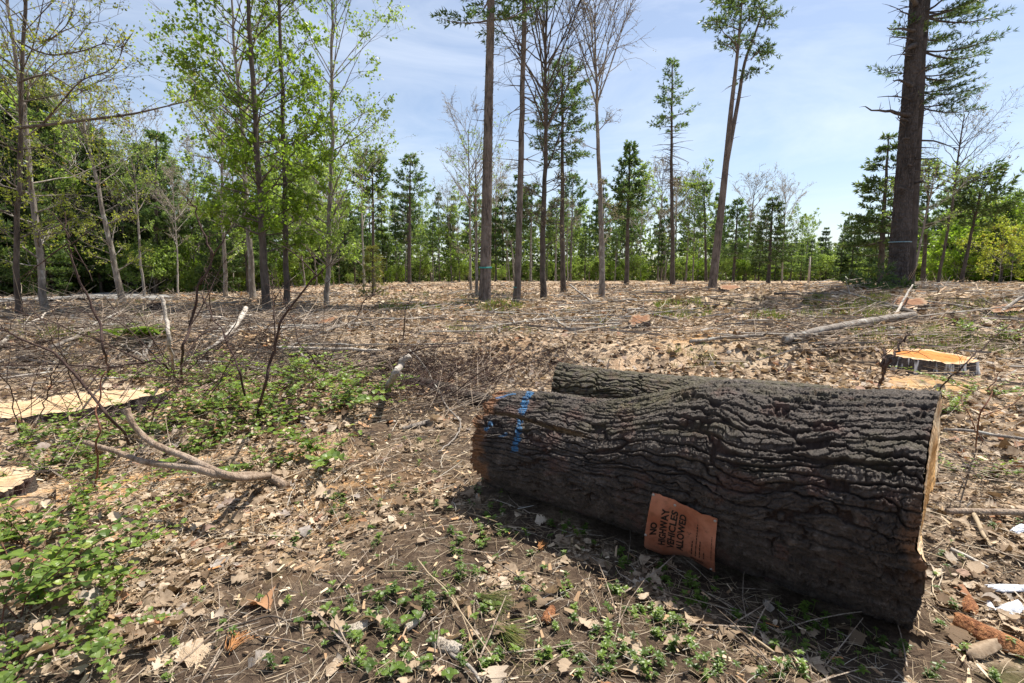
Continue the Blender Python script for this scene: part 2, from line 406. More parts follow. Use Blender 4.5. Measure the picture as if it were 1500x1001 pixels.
nt_, nr_ = 900, 330
rr = np.concatenate([np.linspace(.15, 1.0, 12)[:-1], np.geomspace(1.0, 520, nr_)])
th = np.arange(nt_) / nt_ * 2 * PI
XX = rr[:, None] * np.sin(th)[None]; YY = rr[:, None] * np.cos(th)[None]
ZZ = H(XX.ravel(), YY.ravel())
TV = np.concatenate([np.stack([XX.ravel(), YY.ravel(), ZZ], -1), [[0, 0, H1(0, 0)]]])
n = len(rr); i = np.arange(n - 1)[:, None]; j = np.arange(nt_)[None]
tq = np.stack([i * nt_ + j, i * nt_ + (j + 1) % nt_, (i + 1) * nt_ + (j + 1) % nt_, (i + 1) * nt_ + j], -1).reshape(-1, 4)[:, ::-1]
jj = np.arange(nt_); tt = np.stack([jj, (jj + 1) % nt_, np.full(nt_, len(TV) - 1)], -1)[:, ::-1]

RR_, ZG = rr, ZZ.reshape(len(rr), nt_)
LR_ = np.log(rr)
def H(x, y):
    """height of the terrain mesh"""
    x = np.asarray(x, float); y = np.asarray(y, float); r = np.clip(np.hypot(x, y), rr[0], rr[-1] * .999)
    fi = np.interp(r, rr, np.arange(len(rr))); i0 = np.minimum(fi.astype(int), len(rr) - 2); f = fi - i0
    ft = np.mod(np.arctan2(x, y), 2 * PI) / (2 * PI) * nt_; j0 = ft.astype(int) % nt_; g_ = ft - np.floor(ft); j1 = (j0 + 1) % nt_
    return (ZG[i0, j0] * (1 - g_) + ZG[i0, j1] * g_) * (1 - f) + (ZG[i0 + 1, j0] * (1 - g_) + ZG[i0 + 1, j1] * g_) * f
def H1(x, y): return float(H(np.array([x]), np.array([y]))[0])
def Gv(px, py):
    """ground points seen at pixels"""
    px = np.asarray(px, float); py = np.asarray(py, float)
    d = np.stack([(px - 750) / FPX, FW[1] - UP[1] * (py - 500.5) / FPX, FW[2] - UP[2] * (py - 500.5) / FPX], -1)
    ts = np.geomspace(.4, 200, 260)
    Pp = CAM + d[:, None] * ts[None, :, None]
    below = Pp[..., 2] < H(Pp[..., 0], Pp[..., 1])
    k = np.where(below.any(1), below.argmax(1), 259); k = np.maximum(k, 1)
    lo, hi = ts[k - 1].copy(), ts[k].copy()
    for _ in range(16):
        mid = (lo + hi) / 2; p = CAM + d * mid[:, None]; b = p[:, 2] < H(p[:, 0], p[:, 1])
        hi = np.where(b, mid, hi); lo = np.where(b, lo, mid)
    return CAM + d * hi[:, None]
def G(px, py): return Gv([px], [py])[0]
mb = MB(); mb.add(TV, tq, tt)
gx, gy = TV[:, 0], TV[:, 1]
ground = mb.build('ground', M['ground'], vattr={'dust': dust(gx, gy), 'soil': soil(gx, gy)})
tag(ground, 'rough brown forest floor of the cleared woodland', 'ground', kind='structure')

# gravel road on the far left
m, nt = new_mat('gravel_road'); t = NT(nt); v = t.coord()
t.out(t.ramp(t.noise(v, 9, 6, .7), [(.35, (.13, .125, .12)), (.65, (.25, .245, .24))]), .95, t.noise(v, 40, 3), .6, .02)
rp = [at_y(-420, 449, 17.), at_y(-150, 449.5, 17.), at_y(10, 448, 17.5), at_y(90, 444, 19.5), at_y(150, 440, 22.5), at_y(190, 436, 26), at_y(150, 433, 33), at_y(60, 432, 40)]
rp = strips(rp, 60); tg = np.gradient(rp, axis=0); sd = nrmz(np.stack([tg[:, 1], -tg[:, 0], 0 * tg[:, 0]], -1))
vs = []
for k in np.linspace(-1.9, 1.9, 7):
    q = rp + sd * k; vs.append(np.stack([q[:, 0], q[:, 1], H(q[:, 0], q[:, 1]) + .06 * (1 - abs(k) / 1.9) + .13], -1))
vs = np.stack(vs, 1); a = np.arange(59)[:, None] * 7 + np.arange(6)[None]
mb = MB(); mb.add(vs, np.stack([a, a + 1, a + 8, a + 7], -1).reshape(-1, 4))
tag(mb.build('road', m), 'grey gravel road at the edge of the woods', 'road', kind='structure')

# ------------------------------------------------------------------ the big log
LA = np.array([-.092, 3.458, .387]); LB = np.array([1.875, 2.262, .445]); RA, RB = .325, .528
LN = (LB - LA); LLEN = np.linalg.norm(LN); LN /= LLEN
LS = np.cross(LN, [0, 0, 1.]); LS /= np.linalg.norm(LS); LU = np.cross(LS, LN)   # LS points to the camera side
def log_smooth(s, a):
    """s 0..1 along, a angle: 0 camera side, pi/2 up"""
    f = s
    r = RA + (RB - RA) * (.62 * f + .38 * f ** 2.2)
    r = r + .075 * np.exp(-((f - .62) / .14) ** 2) * np.clip(np.sin(a + .2), 0, 1) ** 1.5        # hump on top
    r = r - .040 * np.exp(-((f - .34) / .14) ** 2) * np.clip(np.sin(a), 0, 1)
    r = r * (1 + .05 * np.exp(-((f - 1) / .12) ** 2) * np.sin(3 * a + .6)) * (1 + .018 * np.sin(2 * a + 5 * f))
    r = r + .030 * np.exp(-((f - .98) / .2) ** 2) * np.exp(-((a - .35) / .45) ** 2)
    return r
def s_end(a, rad=1.):
    """the right-hand saw cut: two planes with a step"""
    w = np.sin(a) * rad
    up = sstep(-.06, .06, w)
    return .012 + up * (.03 + .01 * np.sin(a) * rad - .110 * np.cos(a) * rad) - (1 - up) * (.02 + .02 * np.cos(a) * rad)
def log_pt(s, a, r, cutw=None):
    ca = LA + LN * (s * LLEN)[..., None]
    return ca + r[..., None] * (np.cos(a)[..., None] * LS + np.sin(a)[..., None] * LU)
ns, na = 1000, 900
S, Aa = np.meshgrid(np.linspace(0, 1, ns), np.arange(na) / na * 2 * PI, indexing='ij')
Aw = (Aa + PI) % (2 * PI) - PI
rs = log_smooth(S, Aw)
cA, sA = np.cos(Aa), np.sin(Aa)
warp = (fbm(S * 6 + cA * .9, sA * 2.2 + cA * 1.3, 5, 4) - .5)
warp2 = (fbm(S * 24 + sA * 2, cA * 8 + sA * 7, 6, 4) - .5)
warp3 = (fbm(S * 70 + cA * 3, cA * 22 + sA * 19, 7, 3) - .5)
NU = 54
meander = warp * 2.6 + warp2 * .5 + warp3 * .2
f1, f2, idc = voro(Aa / (2 * PI) * NU + meander + S * 2.5, S * LLEN / .46 + warp2 * .6 + warp3 * .3, NU, 11)
wvar = .06 + .22 * fbm(S * 14 + cA * 2, cA * 5 + sA * 5, 16, 3)
g1 = sstep(.2, 1., (f2 - f1) / wvar)                                  # deep lengthwise furrows
NU2 = 122
f1b, f2b, idb = voro(Aa / (2 * PI) * NU2 + meander * 2 + warp3 * .35, S * LLEN / .10 + warp2 * 1.2 + warp3 * .7, NU2, 12)
g2 = sstep(.03, .14, f2b - f1b)                                       # broken scales on the ridges
tiltp = (Aa / (2 * PI) * NU2 + meander * 2) % 1.0
fl = fbm(S * 34 + cA * 3, cA * 18 + sA * 17, 13, 4) * 6               # flaky layers
flake = (np.floor(fl) + sstep(.82, 1., fl - np.floor(fl))) / 6
rough = fbm(S * 150 + cA * 9, cA * 40 + sA * 38, 15, 4) + .6 * (fbm(S * 420 + cA * 5, cA * 120 + sA * 110, 17, 2) - .5)
hh = g1 * (.50 + .22 * idc + g2 * (.12 + .34 * idb)) + .55 * (flake - .5) * g1 + .46 * (rough - .5)
amp = .033 * (.72 + .38 * S)
# lengthwise crack near the left end and a knot hollow
def nearest_sa(px, py):
    q = pr - np.array([px, py]); d = (q ** 2).sum(-1) + 1e6 * (~vis)
    k = np.unravel_index(np.argmin(d), d.shape); return S[k], Aw[k]
Psm = log_pt(S, Aa, rs)
pr = proj(Psm)
nn = np.cos(Aa)[..., None] * LS + np.sin(Aa)[..., None] * LU
vis = ((CAM - Psm) * nn).sum(-1) > 0
def polymask(pts, wid, noise=.5, sd=31):
    noise *= 1.7
    sa = [nearest_sa(*p) for p in pts]; d = np.full(S.shape, 9.)
    for (s0, a0), (s1, a1) in zip(sa[:-1], sa[1:]):
        ax = (S - s0) * LLEN; ay = (Aw - a0) * .35; bx = (s1 - s0) * LLEN; by = (a1 - a0) * .35
        tt_ = np.clip((ax * bx + ay * by) / (bx * bx + by * by + 1e-9), 0, 1)
        d = np.minimum(d, np.hypot(ax - tt_ * bx, ay - tt_ * by))
    return sstep(1.25, .8, d / wid + noise * (fbm(S * 60, Aa * 16, sd, 3) - .5) * 2)
crack = polymask([(722, 604), (760, 612), (800, 624), (845, 636), (872, 642)], .012, .15) * sstep(.36, .3, S)
paint = np.maximum.reduce([polymask([(778, 576), (770, 590), (766, 604)], .022, .6), polymask([(762, 617), (759, 640), (754, 658)], .019, .7, 32) * .95,
                           polymask([(728, 582), (752, 578)], .018, .7, 33), polymask([(713, 628), (720, 622)], .016, .6, 34) * .8, polymask([(733, 640), (742, 636)], .012, .8, 35) * .6])
moss = np.maximum(.7 * sstep(.78, .98, np.sin(Aw)) * sstep(.25, .42, S) * sstep(.66, .5, S), .30 * sstep(.2, .6, np.sin(Aw)) * sstep(.56, .68, fbm(S * 12, Aa * 5, 51, 3)))
torn = np.maximum(sstep(.055, .015, S + (fbm(S * 30, Aa * 6, 61, 4) - .5) * .07) * sstep(-.2, .5, np.cos(Aw) + np.sin(Aw)),
                  sstep(.965, .995, S + (fbm(S * 30, Aa * 6, 62, 4) - .5) * .05) * sstep(.5, 0, np.abs(Aw - .05)) * .8)
rfull = rs + amp * (hh - .6) - crack * .03 - .02 * torn * (rough)
# ragged ends
Sx = S * LLEN
ragL = (fbm(Aa * 5, Aa * 0 + 3, 71, 4) - .5) * .10
Sx = Sx - sstep(.08, 0, S) * ragL
Sx = Sx + sstep(.9, 1, S) * (s_end(Aw) + (fbm(Aa * 9, Aa * 0, 72, 3) - .5) * .02)
LP = LA + LN * Sx[..., None] + rfull[..., None] * nn
big = empty('log', (*(LA + LN * LLEN / 2)[:2], H1(*(LA + LN * LLEN / 2)[:2])), 'huge dark furrowed pine log with blue paint stripes and orange notice', 'log')
mb = MB(); a = np.arange(ns - 1)[:, None] * na; b = np.arange(na)[None]; b2 = (b + 1) % na
mb.add(LP, np.stack([a + b, a + na + b, a + na + b2, a + b2], -1).reshape(-1, 4))
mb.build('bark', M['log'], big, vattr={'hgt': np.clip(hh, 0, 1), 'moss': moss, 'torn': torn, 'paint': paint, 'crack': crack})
# cut faces
def cap(si, right):
    nr2 = 70; ring = LP[si]; cen = LA + LN * (LLEN * si / (ns - 1))
    q = np.linspace(0, .985, nr2)
    rad = q[:, None] * rfull[si][None]
    if right: off = LLEN + s_end(Aw[si][None], q[:, None]) + (fbm(q[:, None] * 9 + 0 * rad, Aa[si][None] * 3 + 0 * rad, 81, 4) - .5) * .02
    else: off = -ragL[si][None] + .03 + (fbm(q[:, None] * 7 + 0 * rad, Aa[si][None] * 2.5 + 0 * rad, 82, 4) - .5) * .05 + 0 * rad
    P = LA + LN * off[..., None] + rad[..., None] * nn[si][None]
    m_ = MB(); a = np.arange(nr2 - 1)[:, None] * na; b = np.arange(na)[None]; b2 = (b + 1) % na
    qq = np.stack([a + b, a + na + b, a + na + b2, a + b2], -1).reshape(-1, 4)
    m_.add(P, qq[:, ::-1] if not right else qq)
    o = m_.build('cut_face', M['cut_pale'] if right else M['cut_far'], big, vattr={'rad': np.broadcast_to(q[:, None], rad.shape)})
    o['label'] = 'pale orange sawn butt end' if right else 'torn reddish thin end'
cap(ns - 1, True); cap(0, False)

# ------------------------------------------------------------------ orange notice on the log
m, nt = new_mat('orange_plastic_sheet'); t = NT(nt); v = t.coord()
t.out(t.mix(t.ramp(t.noise(v, 26, 6, .75), [(.5, 0.), (.72, .75)]), t.mix(t.ramp(t.noise(v, 9, 4), [(.38, 0.), (.66, 1.)]), (.26, .088, .05), (.38, .16, .105)), (.13, .06, .04)), .36, t.noise(v, 22, 4), .45, .008, .5)
M['sheet'] = m
m, nt = new_mat('black_ink'); NT(nt).out((.012, .011, .011), .5); M['ink'] = m
m, nt = new_mat('nail_steel'); NT(nt).out((.25, .23, .21), .45, spec=.6); M['nail'] = m
cTL, cTR, cBL, cBR = [np.array(nearest_sa(*p)) for p in ((960, 716), (1052, 757), (948, 784), (1050, 818))]
def sheet(u, v, lift=0.):
    u = np.asarray(u, float); v = np.asarray(v, float)
    # u 0 bottom .. 1 top ; v 0 left .. 1 right
    sa = (cBL * (1 - v)[..., None] + cBR * v[..., None]) * (1 - u)[..., None] + (cTL * (1 - v)[..., None] + cTR * v[..., None]) * u[..., None]
    s, a = sa[..., 0], sa[..., 1]
    r = log_smooth(s, a) + .026 + lift + .012 * np.sin(v * 7 + u * 2) * (1 - u) + .03 * (1 - u) ** 2 + .009 * np.sin(u * 8 + 4 * v) * np.sin(v * 6 + 1)
    r = r + .022 * np.exp(-((v) / .12) ** 2) * (.3 + u * (1 - u) * 3) - .012 * np.exp(-((v - .3) / .12) ** 2 - ((u - .85) / .2) ** 2) + .012 * np.exp(-((v - .16) / .1) ** 2 - ((u - .75) / .25) ** 2)
    r = r + .02 * np.clip(v - .55, 0, 1) * np.clip(.35 - u, 0, 1) * 3
    return LA + LN * (s * LLEN)[..., None] + r[..., None] * (np.cos(a)[..., None] * LS + np.sin(a)[..., None] * LU)
sp = sheet(np.array([.5]), np.array([.5]))[0]
sign = empty('notice_sign', sp, 'orange plastic notice nailed to the big log, reading NO HIGHWAY VEHICLES ALLOWED', 'sign')
nu, nv = 40, 48
uu_, vv_ = np.meshgrid(np.linspace(0, 1, nu), np.linspace(0, 1, nv), indexing='ij')
edge = .012 * (fbm(vv_ * 9, uu_ * 0, 90, 3) - .5) * (uu_ > .98)
top = sheet(uu_ + edge * 3, vv_); bot = sheet(uu_ + edge * 3, vv_, -.0015)
mb = MB(); a = np.arange(nu - 1)[:, None] * nv + np.arange(nv - 1)[None]
qd = np.stack([a, a + 1, a + nv + 1, a + nv], -1).reshape(-1, 4)
mb.add(top, qd); mb.add(bot, qd[:, ::-1])
bd = np.concatenate([np.arange(nv), np.arange(1, nu) * nv + nv - 1, (nu - 1) * nv + np.arange(nv - 2, -1, -1), np.arange(nu - 2, 0, -1) * nv])
mb.add(np.concatenate([top.reshape(-1, 3)[bd], bot.reshape(-1, 3)[bd]]), np.stack([np.arange(len(bd)), np.arange(len(bd)) + len(bd), (np.arange(len(bd)) + 1) % len(bd) + len(bd), (np.arange(len(bd)) + 1) % len(bd)], -1))
mb.build('panel', M['sheet'], sign)
dg = bpy.context.evaluated_depsgraph_get()
def text_mesh(txt, bold):
    cu = bpy.data.curves.new('lettering', 'FONT'); cu.body = txt; cu.size = 1; cu.offset = bold; cu.resolution_u = 3
    o = bpy.data.objects.new('lettering', cu); COL.objects.link(o)
    d = bpy.context.evaluated_depsgraph_get(); me = bpy.data.meshes.new_from_object(o.evaluated_get(d))
    co = np.array([v.co[:] for v in me.vertices]); fs = [tuple(p.vertices) for p in me.polygons]
    bpy.data.objects.remove(o); bpy.data.curves.remove(cu); bpy.data.meshes.remove(me)
    return co, fs
def put_text(txt, u0, u1, v0, v1, bold=.03):
    co, fs = text_mesh(txt, bold)
    x = co[:, 0]; y = co[:, 1]
    x = (x - x.min()) / (x.max() - x.min()); y = (y - y.min()) / (y.max() - y.min())
    T = np.array([[(x[q], y[q]) for q in (f[0], f[k], f[k + 1])] for f in fs for k in range(1, len(f) - 1)])
    for _ in range(3):                                                # subdivide so that the print follows the bent sheet
        A_, B_, C_ = T[:, 0], T[:, 1], T[:, 2]; ab, bc, ca = (A_ + B_) / 2, (B_ + C_) / 2, (C_ + A_) / 2
        T = np.concatenate([np.stack(t3, 1) for t3 in ((A_, ab, ca), (ab, B_, bc), (ca, bc, C_), (ab, bc, ca))])
    P = sheet(u0 + (u1 - u0) * T[..., 0].ravel(), v1 - (v1 - v0) * T[..., 1].ravel(), .0025)
    mb = MB(); mb.add(P, None, np.arange(len(P)).reshape(-1, 3)); mb.build('lettering', M['ink'], sign, smooth=False)
put_text('NO', .46, .66, .06, .16, .04)
put_text('HIGHWAY', .29, .86, .195, .30)
put_text('VEHICLES', .25, .86, .325, .43)
put_text('ALLOWED', .27, .86, .455, .56)
def smudge(v, u0, u1, w=.012):
    """a line of print too small to read"""
    u = u0; mb = MB()
    while u < u1:
        l = min(R.uniform(.02, .07), u1 - u)
        q = sheet(np.array([u, u, u + l, u + l]), np.array([v - w / 2, v + w / 2, v + w / 2, v - w / 2]), .002); mb.add(q, [[0, 1, 2, 3]]); u += l + .012
    mb.build('fine_print', M['ink'], sign, smooth=False)
for v, u0, u1, w in ((.68, .27, .52, .014), (.735, .25, .82, .012), (.79, .25, .56, .012), (.85, .25, .40, .012), (.95, .3, .72, .007)): smudge(v, u0, u1, w)
for cv, cu_, rx in ((.70, .15, .05), (.80, .14, .05)):
    mb = MB()
    for k in range(14):
        a0 = k / 14 * 2 * PI; a1 = a0 + .34
        for r0, r1 in ((.72, 1.), (.25, .5)):
            q = sheet(np.array([cu_ + rx * r0 * math.sin(a0), cu_ + rx * r1 * math.sin(a0), cu_ + rx * r1 * math.sin(a1), cu_ + rx * r0 * math.sin(a1)]),
                      np.array([cv + rx * .9 * r0 * math.cos(a0), cv + rx * .9 * r1 * math.cos(a0), cv + rx * .9 * r1 * math.cos(a1), cv + rx * .9 * r0 * math.cos(a1)]), .002)
            mb.add(q, [[0, 1, 2, 3]])
    mb.build('emblem', M['ink'], sign, smooth=False)
for (u, v) in ((.97, .02), (.93, .36), (.96, .97), (.03, .03), (.05, .95), (.45, .01)):
    c = sheet(np.array([u]), np.array([v]), .003)[0]; nn_ = nrmz(c - (LA + LN * np.dot(c - LA, LN)))
    mb = MB(); tubes(mb, np.array([c - nn_ * .01, c - nn_ * .0005, c + nn_ * .0015]), np.array([.007, .007, .005]), 10, cap=True); mb.build('nail', M['nail'], sign)

# ------------------------------------------------------------------ second log, mossy, behind
def plain_log(name, A, B, ra, rb, label, ns=460, na=420, amp=.03, mossv=.8, root=None, mat='log', cutm='cut_far', NU=34, sd=3):
    A = np.array(A, float); B = np.array(B, float); N = B - A; Ln = np.linalg.norm(N); N /= Ln
    s_ = nrmz(np.cross(N, [0, 0, 1.])); u_ = np.cross(s_, N)
    S, Aa = np.meshgrid(np.linspace(0, 1, ns), np.arange(na) / na * 2 * PI, indexing='ij')
    w = fbm(S * 6, np.sin(Aa) * 2 + np.cos(Aa), sd, 4) - .5; w2 = fbm(S * 20, np.sin(Aa) * 7 + np.cos(Aa) * 6, sd + 1, 3) - .5
    f1, f2, idc = voro(Aa / (2 * PI) * NU + 3 * w + w2, S * Ln / (ra * 1.3) + w2, NU, sd)
    g1 = sstep(.2, 1., (f2 - f1) / (.07 + .2 * fbm(S * 14, np.cos(Aa) * 5, sd + 2, 3)))
    f1b, f2b, idb = voro(Aa / (2 * PI) * NU * 2 + 5 * w + 2 * w2, S * Ln / (ra * .3) + 2 * w2, NU * 2, sd + 3)
    hh = g1 * (.5 + .2 * idc + sstep(.03, .15, f2b - f1b) * (.12 + .36 * idb)) + .4 * (fbm(S * 90, np.cos(Aa) * 20 + np.sin(Aa) * 19, sd, 4) - .5)
    r = ra + (rb - ra) * S + amp * (hh - .6) + .03 * np.sin(2 * Aa + 4 * S) * ra / .3
    nn = np.cos(Aa)[..., None] * s_ + np.sin(Aa)[..., None] * u_
    Sx = S * Ln
    P = A + N * Sx[..., None] + r[..., None] * nn
    root = empty(name, (*((A + B) / 2)[:2], H1(*((A + B) / 2)[:2])), label, 'log')
    mb = MB(); a = np.arange(ns - 1)[:, None] * na; b = np.arange(na)[None]; b2 = (b + 1) % na
    mb.add(P, np.stack([a + b, a + na + b, a + na + b2, a + b2], -1).reshape(-1, 4))
    z0 = 0 * S
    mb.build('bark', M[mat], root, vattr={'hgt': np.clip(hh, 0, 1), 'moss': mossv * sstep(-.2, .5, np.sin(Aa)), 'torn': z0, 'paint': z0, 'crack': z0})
    for k in (0, ns - 1):
        q = np.linspace(0, .98, 14); P = A + N * Sx[k].mean() + (q[:, None] * r[k][None])[..., None] * nn[k][None] + N * (.015 if k else -.015) * (1 - q)[:, None, None]
        mb = MB(); a = np.arange(13)[:, None] * na; qq = np.stack([a + b, a + na + b, a + na + b2, a + b2], -1).reshape(-1, 4)
        mb.add(P, qq if k else qq[:, ::-1]); mb.build('cut_face', M[cutm], root, vattr={'rad': np.broadcast_to(q[:, None], (14, na))})
    return root
A2 = at_y(818, 552, 5.1); A2[2] = .33
plain_log('log', A2, (2.75, 4.35, .26), .30, .26, 'mossy brown log lying behind the huge painted log', amp=.034, mossv=.6)

# ------------------------------------------------------------------ stumps
def stump(name, px, py, Y, ra, rb, h, yaw, label, seed, top='cut_orange', resin=False, tilt=(0, 0), flare=.35, part_label=None, lump=.08):
    c = at_y(px, py, Y); c[2] = H1(c[0], c[1])
    root = empty(name, c, label, 'stump')
    na, nz = 180, 40
    a = np.arange(na) / na * 2 * PI; zz = np.linspace(0, 1, nz)
    Z, A_ = np.meshgrid(zz, a, indexing='ij')
    lob = 1 + lump * (np.sin(3 * A_ + seed) + .7 * np.sin(5 * A_ + seed * 2.1)) + .35 * (fbm(np.cos(A_) * 3 + 9, np.sin(A_) * 3 + seed * 5, seed, 3) - .5)
    fl = 1 + flare * (1 - Z) ** 2.2
    f1, f2, _ = voro(A_ / (2 * PI) * 44, Z * h / .16 + fbm(A_ * 5, Z, seed, 2), 44, seed)
    bk = sstep(0, .35, f2 - f1) * .03
    rr_ = lob * fl
    x = ra * rr_ * np.cos(A_) + bk * np.cos(A_); y = rb * rr_ * np.sin(A_) + bk * np.sin(A_)
    X = x * math.cos(yaw) - y * math.sin(yaw); Yy = x * math.sin(yaw) + y * math.cos(yaw)
    zt = h + tilt[0] * X + tilt[1] * Yy + (fbm(np.cos(A_) * 4, np.sin(A_) * 4, seed + 5, 3) - .5) * .05 + (fbm(np.cos(A_) * 22, np.sin(A_) * 22, seed + 6, 2) - .5) * .018
    Zz = -.12 + (zt + .12) * Z
    V = np.stack([X, Yy, Zz], -1) + c
    mb = MB(); i_ = np.arange(nz - 1)[:, None] * na; b = np.arange(na)[None]; b2 = (b + 1) % na
    mb.add(V, np.stack([i_ + b, i_ + b2, i_ + na + b2, i_ + na + b], -1).reshape(-1, 4))
    z0 = 0 * Z
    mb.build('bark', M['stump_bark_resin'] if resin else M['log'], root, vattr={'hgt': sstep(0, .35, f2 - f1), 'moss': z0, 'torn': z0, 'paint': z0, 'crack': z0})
    q = np.linspace(0, 1.0, 40)[:, None]
    Vt = V[-1][None] * q[..., None] + (c + np.array([0, 0, h]))[None, None] * (1 - q[..., None])
    Vt[..., 2] += (fbm(Vt[..., 0] * 9, Vt[..., 1] * 9, seed + 8, 4) - .5) * .035 * (1 - q) + .004
    mb = MB(); i_ = np.arange(39)[:, None] * na
    mb.add(Vt, np.stack([i_ + b, i_ + na + b, i_ + na + b2, i_ + b2], -1).reshape(-1, 4))
    o = mb.build('cut_face', M[top], root, vattr={'rad': np.broadcast_to(q, (40, na))})
    return root
m, nt = new_mat('stump_bark_resin'); t = NT(nt); v = t.coord((1, 1, .12))
b_ = t.noise(t.coord(), 40, 5, .7)
t.out(t.mix(t.ramp(t.noise(v, 13, 4), [(.53, 0.), (.60, 1.)]), t.ramp(b_, [(.35, (.03, .024, .022)), (.65, (.12, .10, .09))]), (.62, .62, .62)), .8, b_, .8, .01)
M['stump_bark_resin'] = m
stump('tree_stump', 1360, 540, 7.2, .52, .38, .21, -.12, 'broad low stump with bright orange top and white resin streaks', 4, 'cut_orange', True, (-.02, .09), .22)
stump('tree_stump', 75, 594, 5.45, 1.05, .34, .12, .22, 'long low stump with pale tan top behind the green shrubs', 6, 'cut_cream', False, (.035, .09), .25, lump=.06)
stump('tree_stump', -45, 690, 3.35, .30, .24, .10, .2, 'small pale sawn stump cut off by the picture edge, in sawdust', 8, 'cut_cream', False, (0, .1), .15, lump=.03)
stump('tree_stump', 1330, 452, 12.5, .34, .30, .18, 0, 'broken reddish stump among grey sticks near the giant pine', 9, 'cut_far', False, (.2, .3), .3, lump=.15)
stump('tree_stump', 1478, 466, 11.2, .45, .22, .08, .1, 'rotten red brown stump lying low among the slash', 10, 'cut_far', False, (.1, .2), .3, lump=.12)
stump('tree_stump', 480, 483, 10.4, .22, .2, .15, 0, 'small dark ragged stump beside pale twigs', 12, 'cut_far', False, (.2, .2), .3, lump=.15)
stump('tree_stump', 230, 460, 13.2, .17, .17, .32, 0, 'grey squat stump behind the pale leaning stake', 13, 'cut_far', False, (.1, 0), .15)
stump('tree_stump', 1068, 438, 17, .3, .3, .2, 0, 'far small stump below the forked pine', 14, 'cut_far', False, (.1, .2), .3)
stump('tree_stump', 935, 480, 10.5, .2, .2, .2, 0, 'small reddish broken stump in the middle of the clearing', 15, 'cut_far', False, (.3, .3), .3, lump=.16)

# ------------------------------------------------------------------ trees
def zat(py, Y):
    d = ray(750, py); return HC + d[2] / d[1] * Y
def xat(px, py, Y):
    d = ray(px, py); return d[0] / d[1] * Y

def trunk(mb, h, r0, r1, lean, rng, n=26, sides=10, wob=.02, flare=.35, bark=0., top_cut=1., fine=False):
    t = np.linspace(0, 1, n) ** (1.25 if not fine else 1.)
    w = np.cumsum(rng.normal(0, 1, (n, 2)), 0); w -= w[0] + (w[-1] - w[0]) * t[:, None]
    P = np.stack([lean[0] * t + w[:, 0] * wob * h / n * 1.2, lean[1] * t + w[:, 1] * wob * h / n * 1.2, h * t], -1)
    P[0, 2] = -.25
    r = r1 + (r0 - r1) * (1 - t) ** .85 + r0 * flare * np.exp(-t * h / .35)
    if not fine:
        tubes(mb, P, r * (1 + rng.normal(0, .02, n)), sides)
        return P, r, t
    # finely modelled bark
    na = sides; th_ = np.arange(na) / na * 2 * PI
    T_, A_ = np.meshgrid(np.arange(n), th_, indexing='ij')
    zz = P[:, 2][:, None] + 0 * A_
    nu = max(8, int(2 * PI * r0 / .06)); wp = fbm(zz * 1.5, np.sin(A_) * 2 + np.cos(A_), 5, 3) - .5
    f1, f2, idc = voro(A_ / (2 * PI) * nu + wp * 3, zz / .16 + wp, nu, 5)
    d = (sstep(.02, .35, f2 - f1) * (.5 + .5 * idc) - .6) * bark + (fbm(zz * 1.2, np.cos(A_) * 2, 8, 3) - .5) * .08 * r[:, None]
    rr_ = r[:, None] + d
    V = P[:, None] + np.stack([rr_ * np.cos(A_), rr_ * np.sin(A_), 0 * A_], -1)
    a = np.arange(n - 1)[:, None] * na; b = np.arange(na)[None]; b2 = (b + 1) % na
    mb.add(V, np.stack([a + b, a + b2, a + na + b2, a + na + b], -1).reshape(-1, 4))
    return P, r, t
def at_t(P, t, x):
    return np.stack([np.interp(x, t, P[:, k]) for k in range(3)], -1)

